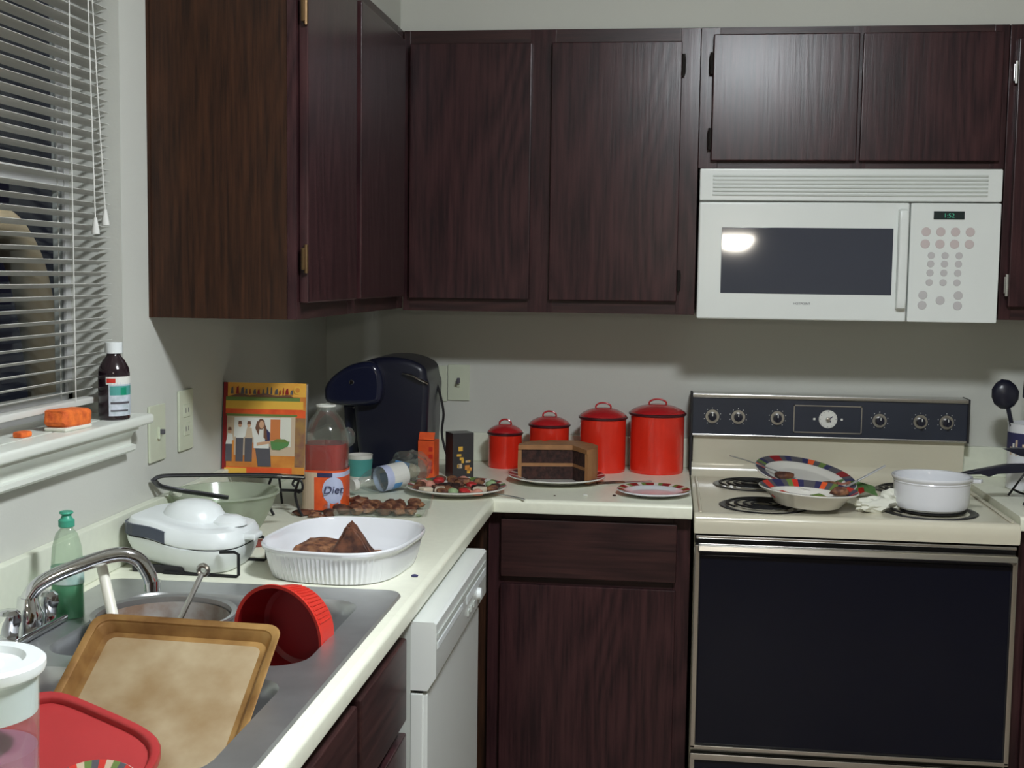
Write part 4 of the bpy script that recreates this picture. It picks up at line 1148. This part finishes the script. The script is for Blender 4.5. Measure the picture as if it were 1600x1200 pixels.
# baking sheet
t = thing('baking_sheet', 'rimmed metal baking sheet with browned stains leaning up out of the sink', 'baking sheet', (.375, -2.062, .968))
t.rotation_euler = (math.radians(27), math.radians(2), math.radians(3))
b = MB(); w_, l_ = .128, .335
def sring(ins, z, r): return [(x, y, z) for x, y in rrect(-w_ + ins, w_ - ins, -l_ + ins, -ins, r)]
rings = [sring(.020, -.0015, .012), sring(.010, .0, .016), sring(.004, .016, .018), sring(-.002, .0185, .02), sring(-.006, .0175, .022), sring(-.005, .0155, .022), sring(.002, .0165, .02), sring(.0065, .012, .018), sring(.013, -.0025, .016), sring(.020, -.003, .012)]
n = len(rings[0]); vs = [v for r in rings for v in r]; fs = []
for k in range(len(rings) - 1):
    for i in range(n): j = (i + 1) % n; fs.append((k * n + i, k * n + j, (k + 1) * n + j, (k + 1) * n + i))
b.add(vs, fs, SHEETR); b.build('rim', t)
b = MB(); b.add(rings[0] + rings[-1], [tuple(range(n)), tuple(n + i for i in range(n))[::-1]], SHEETM); b.build('pan_floor', t, smooth=0)
# red lid on the sheet
t = thing('plastic_cover', 'red plastic container lid lying on the lower half of the baking sheet', 'lid', (0, 0, 0))
MS = Matrix.Translation((.375, -2.062, .968)) @ Matrix(((1, 0, 0), (0, 1, 0), (0, 0, 1))).to_4x4() @ (Matrix.Rotation(math.radians(3), 4, 'Z') @ Matrix.Rotation(math.radians(2), 4, 'Y') @ Matrix.Rotation(math.radians(27), 4, 'X'))
ML = MS @ Matrix.Translation((-.078, -.283, .0225)) @ Matrix.Rotation(math.radians(7), 4, 'Y') @ Matrix.Rotation(math.radians(-17), 4, 'Z')
t.matrix_world = ML
t.location = ML.to_translation(); t.rotation_euler = ML.to_euler()
b = MB(); rings = []
for s_, z in ((.97, .0), (1., .003), (1., .012), (.985, .0145), (.93, .0145), (.90, .012), (.885, .006), (.001, .006)):
    rings.append([(*sup(2 * PI * i / 64, .105 * s_, .105 * s_, 4.5), z) for i in range(64)])
vs = [v for r in rings for v in r]; fs = [tuple(range(64))[::-1]]
for k in range(len(rings) - 1):
    for i in range(64): j = (i + 1) % 64; fs.append((k * 64 + i, k * 64 + j, (k + 1) * 64 + j, (k + 1) * 64 + i))
b.add(vs, fs, mat('red_lid_plastic', (.40, .028, .030), .4, var=.1, vscale=12)); b.build('lid_body', t, smooth=40)
# patterned plate in front
dinner_plate('patterned_plate', 'plate with red and green patterned rim at the bottom edge in the sink', 'plate', (.385, -2.400, .848), .070, .010, CHINA, [REDP, GREYP, LEAF, BEIGEP], rot=(math.radians(30), 0, 0))
# pitcher
t = thing('pitcher', 'clear pitcher of pink drink with thick white lid at the left edge', 'pitcher', (.352, -2.566, CT))
b = MB(); b.lathe([(0, .0005), (.053, .0005), (.056, .006), (.058, .08), (.0595, .150)], CLEARP, seg=48); b.build('jug', t)
b = MB(); b.lathe([(0, .003), (.052, .003), (.055, .04), (.0562, .075), (0, .075)], PINKC, seg=40); b.build('pink_drink', t)
b = MB(); b.lathe([(.0572, .112), (.0580, .152), (.0645, .154), (.066, .158), (.066, .164), (.062, .1675), (.047, .1675), (.043, .161), (.026, .160), (.022, .166), (0, .167)], WHITEP, seg=56); b.build('lid', t)
# dish soap
t = thing('dish_soap_bottle', 'clear dish soap bottle with teal cap and little green soap left', 'bottle', (.090, -1.852, CT + .002))
b = MB(); b.lathe([(0, 0), (.024, 0), (.0265, .004), (.026, .05), (.0255, .09), (.0235, .116), (.0175, .137), (.0105, .145), (.010, .150)], SOAPC, seg=32, sy=.75); b.build('bottle_shell', t)
b = MB(); b.lathe([(0, .003), (.0245, .003), (.0248, .05), (.0245, .056), (0, .056)], GREENLIQ, seg=32, sy=.74); b.build('green_soap', t)
b = MB(); b.lathe([(.011, .148), (.0125, .149), (.0125, .159), (.009, .162), (.007, .167), (.011, .170), (.010, .173), (0, .173)], GREENC, seg=20); b.build('cap', t)
b = MB(); b.lathe([(.0266, .058), (.0262, .085)], mat('soap_label', (.30, .52, .46), .4, col2=(.62, .70, .66), vscale=40), seg=32, sy=.76); b.build('label', t)
# ================================================================== ON THE WINDOW SILL
SZ = 1.197
t = thing('medicine_bottle', 'dark brown medicine bottle with white cap and label on the sill', 'bottle', (.018, -1.516, SZ))
b = MB(); b.lathe([(0, 0), (.027, 0), (.0285, .003), (.0285, .085), (.027, .095), (.019, .110), (.013, .117), (.012, .126), (0, .126)], AMBER, seg=36); b.build('bottle_body', t)
b = MB(); b.lathe([(0, 0), (.016, 0), (.016, .018), (.0155, .020), (0, .020)], WHITEP, (0, 0, .122), 28); b.build('cap', t)
b = MB(); seg = 40
def arc(a0, a1, z0, z1, m, r=.0289):
    n = 10
    for i in range(n):
        t0 = math.radians(a0 + (a1 - a0) * i / n); t1 = math.radians(a0 + (a1 - a0) * (i + 1) / n)
        b.add([(r * math.cos(t0), r * math.sin(t0), z0), (r * math.cos(t1), r * math.sin(t1), z0), (r * math.cos(t1), r * math.sin(t1), z1), (r * math.cos(t0), r * math.sin(t0), z1)], [(0, 1, 2, 3)], m)
arc(275, 380, .008, .070, mat('label_pale', (.62, .66, .74), .5, col2=(.45, .52, .56), vscale=90)); arc(265, 380, .066, .080, WHITEPR, .0290); arc(268, 300, .069, .077, REDP, .0291); arc(280, 380, .046, .063, TEAL, .02905); arc(318, 342, .046, .060, mat('label_green', (.0, .25, .14), .5), .0292); arc(282, 360, .030, .034, GREYP, .0292); arc(282, 350, .016, .019, GREYP, .0292)
b.build('label', t, smooth=60)
t = thing('scrub_sponge', 'bright orange scrub sponge lying on the window sill', 'sponge', (.010, -1.680, SZ))
t.rotation_euler = (0, 0, math.radians(84))
b = MB(); b.box(-.042, .042, -.022, .022, .007, .038, ORANGES, .008, 3)
for i, v in enumerate(b.v):
    x, y, z = v; b.v[i] = (x + .002 * math.sin(z * 300), y, z + .003 * math.sin(x * 110 + 1))
b.build('sponge_body', t)
b = MB(); b.box(-.041, .041, -.021, .021, 0, .0075, PAPER, .003); b.build('pale_backing', t)
b = MB(); b.box(-.014, .014, -.009, .009, 0, .010, ORANGES, .003); o = b.build('orange_block'); tag(o, 'small orange block added on the sill left of the sponge', 'sponge', None, (-.012, -1.795, SZ)); o.rotation_euler = (0, 0, 1.4)  # small orange block added for the orange spot on the sill

# ================================================================== ON THE STOVE
STZ = TOPZ + .0092
t = dinner_plate('shallow_bowl', 'white shallow bowl of food scraps with patterned rim on the front left burner', 'bowl', (1.385, -.560, TOPZ + .011), .122, .040, CHINA, [NAVY, GREYP, REDP, REDP, GREYP, NAVY, LEAF, GREYP, ORANGE, NAVY, GREYP, GREYP, NAVY, REDP, LEAF, GREYP, NAVY])
t.rotation_euler = (0, math.radians(3), 0)
t = dinner_plate('dinner_plate', 'dirty plate with dark patterned rim tilted behind the shallow bowl on the stove', 'plate', (1.400, -.335, .935), .135, .018, CHINA, [GREYP, NAVY, GREYP, REDIN, REDIN, GREYP, GREYP, NAVY, LEAF, GREYP, ORANGE, NAVY, GREYP], rot=(math.radians(10), math.radians(9), 0))
rnd = random.Random(31)
for i in range(5):
    a = 3.6 + i * .72; r = (.072, .05, .06, .03, .082)[i]
    m = [REDP, BROWN, SW[5], LEAF, BROWN2][i % 5]
    b = MB(); b.blob((0, 0, .010), .019, m, (1.25, .9, .6), .3, 2, 70 + i)
    tag(b.build('food_scrap'), ['red', 'dark brown', 'pinkish', 'green', 'tan'][i % 5] + ' food scrap left in the shallow bowl on the stove', 'food', 'food scraps in the shallow bowl', (1.385 + r * math.cos(a), -.560 + r * math.sin(a), TOPZ + .022 + max(0, r - .06) * .6))
for i, (x, y, m, l) in enumerate(((1.345, -.36, BROWN, 'dark brown scrap on the tilted plate on the stove'), (1.42, -.40, SW[5], 'pinkish scrap on the tilted plate on the stove'), (1.46, -.37, BROWN2, 'tan scrap on the right side of the tilted plate'))):
    b = MB(); b.blob((0, 0, .008), .020, m, (1.3, .9, .5), .3, 2, 90 + i); tag(b.build('food_scrap'), l, 'food', None, (x, y, .940 - (x - 1.4) * .158 + (y + .335) * .176))
fork('dinner_fork', 'dark fork resting with its handle over the left rim of the tilted plate', (1.285, -.36, .972), .15 + PI * 0, rx=math.radians(18))
t = thing('dinner_knife', 'dark knife resting with its handle over the right rim of the tilted plate', 'knife', (1.545, -.36, .947), rot=(0, math.radians(-27), .3))
b = MB(); b.tube([(-.01, 0, .003), (.03, 0, .003), (.075, 0, .003)], .005, STEEL, 8, flat=.5); b.build('handle', t)
b = MB(); b.box(-.10, -.008, -.006, .006, .002, .004, STEEL, .0008); b.build('blade', t)
t = thing('paper_napkin', 'green printed paper napkin crumpled at the right of the tilted plate', 'napkin', (1.520, -.325, TOPZ + .002))
b = MB(); n = 9; vs = []; rr = random.Random(4)
for i in range(n):
    for j in range(n):
        u, v = i / (n - 1) - .5, j / (n - 1) - .5
        vs.append((u * .13, v * .11, .010 + .026 * max(0, math.cos(u * 2.6) * math.cos(v * 3)) + rr.uniform(-.006, .006)))
for i in range(n - 1):
    for j in range(n - 1):
        b.add([vs[i * n + j], vs[(i + 1) * n + j], vs[(i + 1) * n + j + 1], vs[i * n + j + 1]], [(0, 1, 2, 3)], (SW[5] if i < 4 and j < 4 else (REDP if i == 5 and j < 2 else NAPG))); b.build('sheet', t, smooth=15)
t = thing('paper_towel', 'crumpled white paper towel between the bowl and the white saucepan', 'paper towel', (1.548, -.56, TOPZ))
b = MB(); b.blob((0, 0, .018), .03, PAPER, (1.7, .9, .62), .5, 3, 8, .5); b.blob((.05, .03, .028), .024, PAPER, (1.4, .8, .9), .55, 3, 13, -.6); b.build('sheet', t, smooth=12)
t = thing('saucepan', 'small white ceramic saucepan standing on the front right burner', 'saucepan', (1.688, -.535, TOPZ + .0095))
b = MB(); b.lathe([(0, 0), (.078, 0), (.086, .006), (.090, .02), (.091, .070), (.0955, .076), (.0965, .080), (.0955, .083), (.090, .082), (.0865, .07), (.085, .02), (.078, .008), (0, .006)], CERAM, seg=56); b.build('pan_body', t)
b = MB(); b.lathe([(.0912, .066), (.0925, .069), (.0912, .072)], CERAM, seg=56); b.build('bead_line', t)
b = MB(); b.prism([(.088, -.014), (.115, -.012), (.122, 0), (.115, .012), (.088, .014)], .066, .076, CERAM, 'z', bev=.003); b.build('lug_handle', t)

# ================================================================== RIGHT COUNTER
t = thing('utensil_crock', 'white crock with dark band at the right edge full of black utensils', 'crock', (2.010, -.215, CT + .0))
b = MB(); b.lathe([(0, 0), (.058, 0), (.062, .004), (.062, .175), (.064, .18), (.058, .18), (.057, .01), (0, .008)], CERAM, seg=40); b.build('crock_body', t)
b = MB(); b.lathe([(.0624, .105), (.0624, .155)], NAVY, seg=40); b.build('band', t)
b = MB()
for k in range(14):
    a = math.radians(200 + k * 9); b.box(-.003, .003, -.0005, .0005, 0, .022 + .01 * (k % 3), WHITEPR if k % 2 else BEIGEP, mx=Matrix.Translation((.0628 * math.cos(a), .0628 * math.sin(a), .095)) @ Matrix.Rotation(a + PI / 2, 4, 'Z'))
b.build('band_marks', t)
for i, (dx, dy, h, tilt, kind, l) in enumerate(((-.03, -.01, .14, -.25, 0, 'black plastic ladle leaning left in the crock'), (.0, .02, .17, .05, 1, 'black plastic turner standing upright in the crock'), (.025, -.02, .15, .25, 0, 'black plastic spoon leaning right in the crock'))):
    t = thing('cooking_utensil', l, 'utensil', (2.010 + dx * .5, -.215 + dy, CT + .012), rot=(0, tilt, 0))
    b = MB(); b.tube([(0, 0, 0), (0, 0, .18 + h * .3)], .006, BLACKP, 8); b.build('handle', t)
    b = MB()
    if kind == 0: b.blob((0, 0, .21 + h * .3), .036, BLACKP, (1, .55, 1.15), .05, 2, i)
    else: b.box(-.036, .036, -.003, .003, .18 + h * .3, .27 + h * .3, BLACKP, .004)
    b.build('head', t)
t = thing('wire_rack', 'black wire rack holding long black utensils at the right edge', 'rack', (1.985, -.42, CT))
b = MB()
for y in (-.07, .07):
    b.tube([(-.065, y, .003), (-.018, y, .075), (.12, y, .085)], .003, IRON, 8); b.tube(spl([(-.055, y, .02), (-.02, y, .008), (.03, y, .022), (.08, y, .008), (.12, y, .02)], 6), .003, IRON, 8)
for x in (-.018, .05, .12): b.tube([(x, -.07, .078), (x, .07, .078)], .003, IRON, 8)
b.build('wire_frame', t)
t = thing('kitchen_spatula', 'black spatula on the wire rack pointing left over the saucepan', 'spatula', (1.985, -.44, CT + .085), rot=(0, 0, 0))
b = MB(); b.prism([(-.225, -.018), (-.17, -.004), (-.10, .012), (.12, .022), (.12, .0), (-.05, -.006), (-.12, -.012), (-.14, -.020), (-.16, -.014)], -.014, .014, BLACKP, 'y', bev=.003); b.build('blade', t)
t = thing('kitchen_spoon', 'black flat spoon resting above the spatula at the right edge', 'spoon', (1.985, -.38, CT + .110))
b = MB(); b.prism([(-.090, .018), (-.06, .022), (.12, .022), (.12, -.002), (-.05, .002)], -.014, .014, BLACKP, 'y', bev=.003); b.build('blade', t)

# ================================================================== LAMPS
t = thing('ceiling_light', 'round flush ceiling light with glowing glass dome above the kitchen', 'lamp', (CEIL_LAMP[0], CEIL_LAMP[1], RZ))
b = MB(); b.lathe([(0, -.001), (.165, -.001), (.168, -.02), (.155, -.028), (0, -.028)], WHITEE, seg=40); b.build('canopy', t)
GLOW = mat('glowing_glass', (.9, .9, .85), .5, emit=((.93, .985, 1.03), CEIL_POWER))
b = MB(); b.lathe([(.15, -.029), (.148, -.045), (.125, -.075), (.08, -.095), (.03, -.102), (0, -.103)], GLOW, seg=32); b.build('glass_dome', t)
t = thing('pendant_lamp', 'hanging glass bowl pendant lamp in the dining area behind the viewer', 'lamp', (1.445, -5.39, 1.715))
GLOW2 = mat('glowing_shade', (.9, .85, .75), .5, emit=((1., .93, .80), PEND_POWER))
b = MB(); b.lathe([(0, -.05), (.05, -.046), (.09, -.025), (.115, .015), (.12, .035)], GLOW2, seg=32); b.build('glass_shade', t)
b = MB(); b.lathe([(.12, .036), (.05, .06), (.02, .075), (.0, .08)], BRASS, seg=24); b.build('shade_cap', t)
b = MB(); b.tube([(0, 0, .075), (0, 0, RZ - 1.716)], .006, BRASS, 8); b.build('stem', t)

t = thing('added_arch_lamp', 'unseen wall lamp added outside the window to light the pale arch', 'lamp', (-.131, -1.18, 2.02))  # unseen lamp, added only to brighten the pale arch outside
b = MB(); b.box(-.02, .0, -.03, .03, -.05, .05, BLACKM, .004); b.build('back_plate', t)
b = MB(); b.lathe([(0, -.06), (.035, -.055), (.045, 0), (.035, .05), (0, .055)], mat('added_lamp_glass', (.9, .85, .7), .5, emit=((1., .90, .76), 62.)), (-.065, 0, 0), 20); b.build('glass_shade', t)
b = MB(); b.lathe([(.036, .052), (.05, .05), (.02, .08), (0, .085)], BLACKM, (-.065, 0, 0), 20); b.build('shade_cap', t)
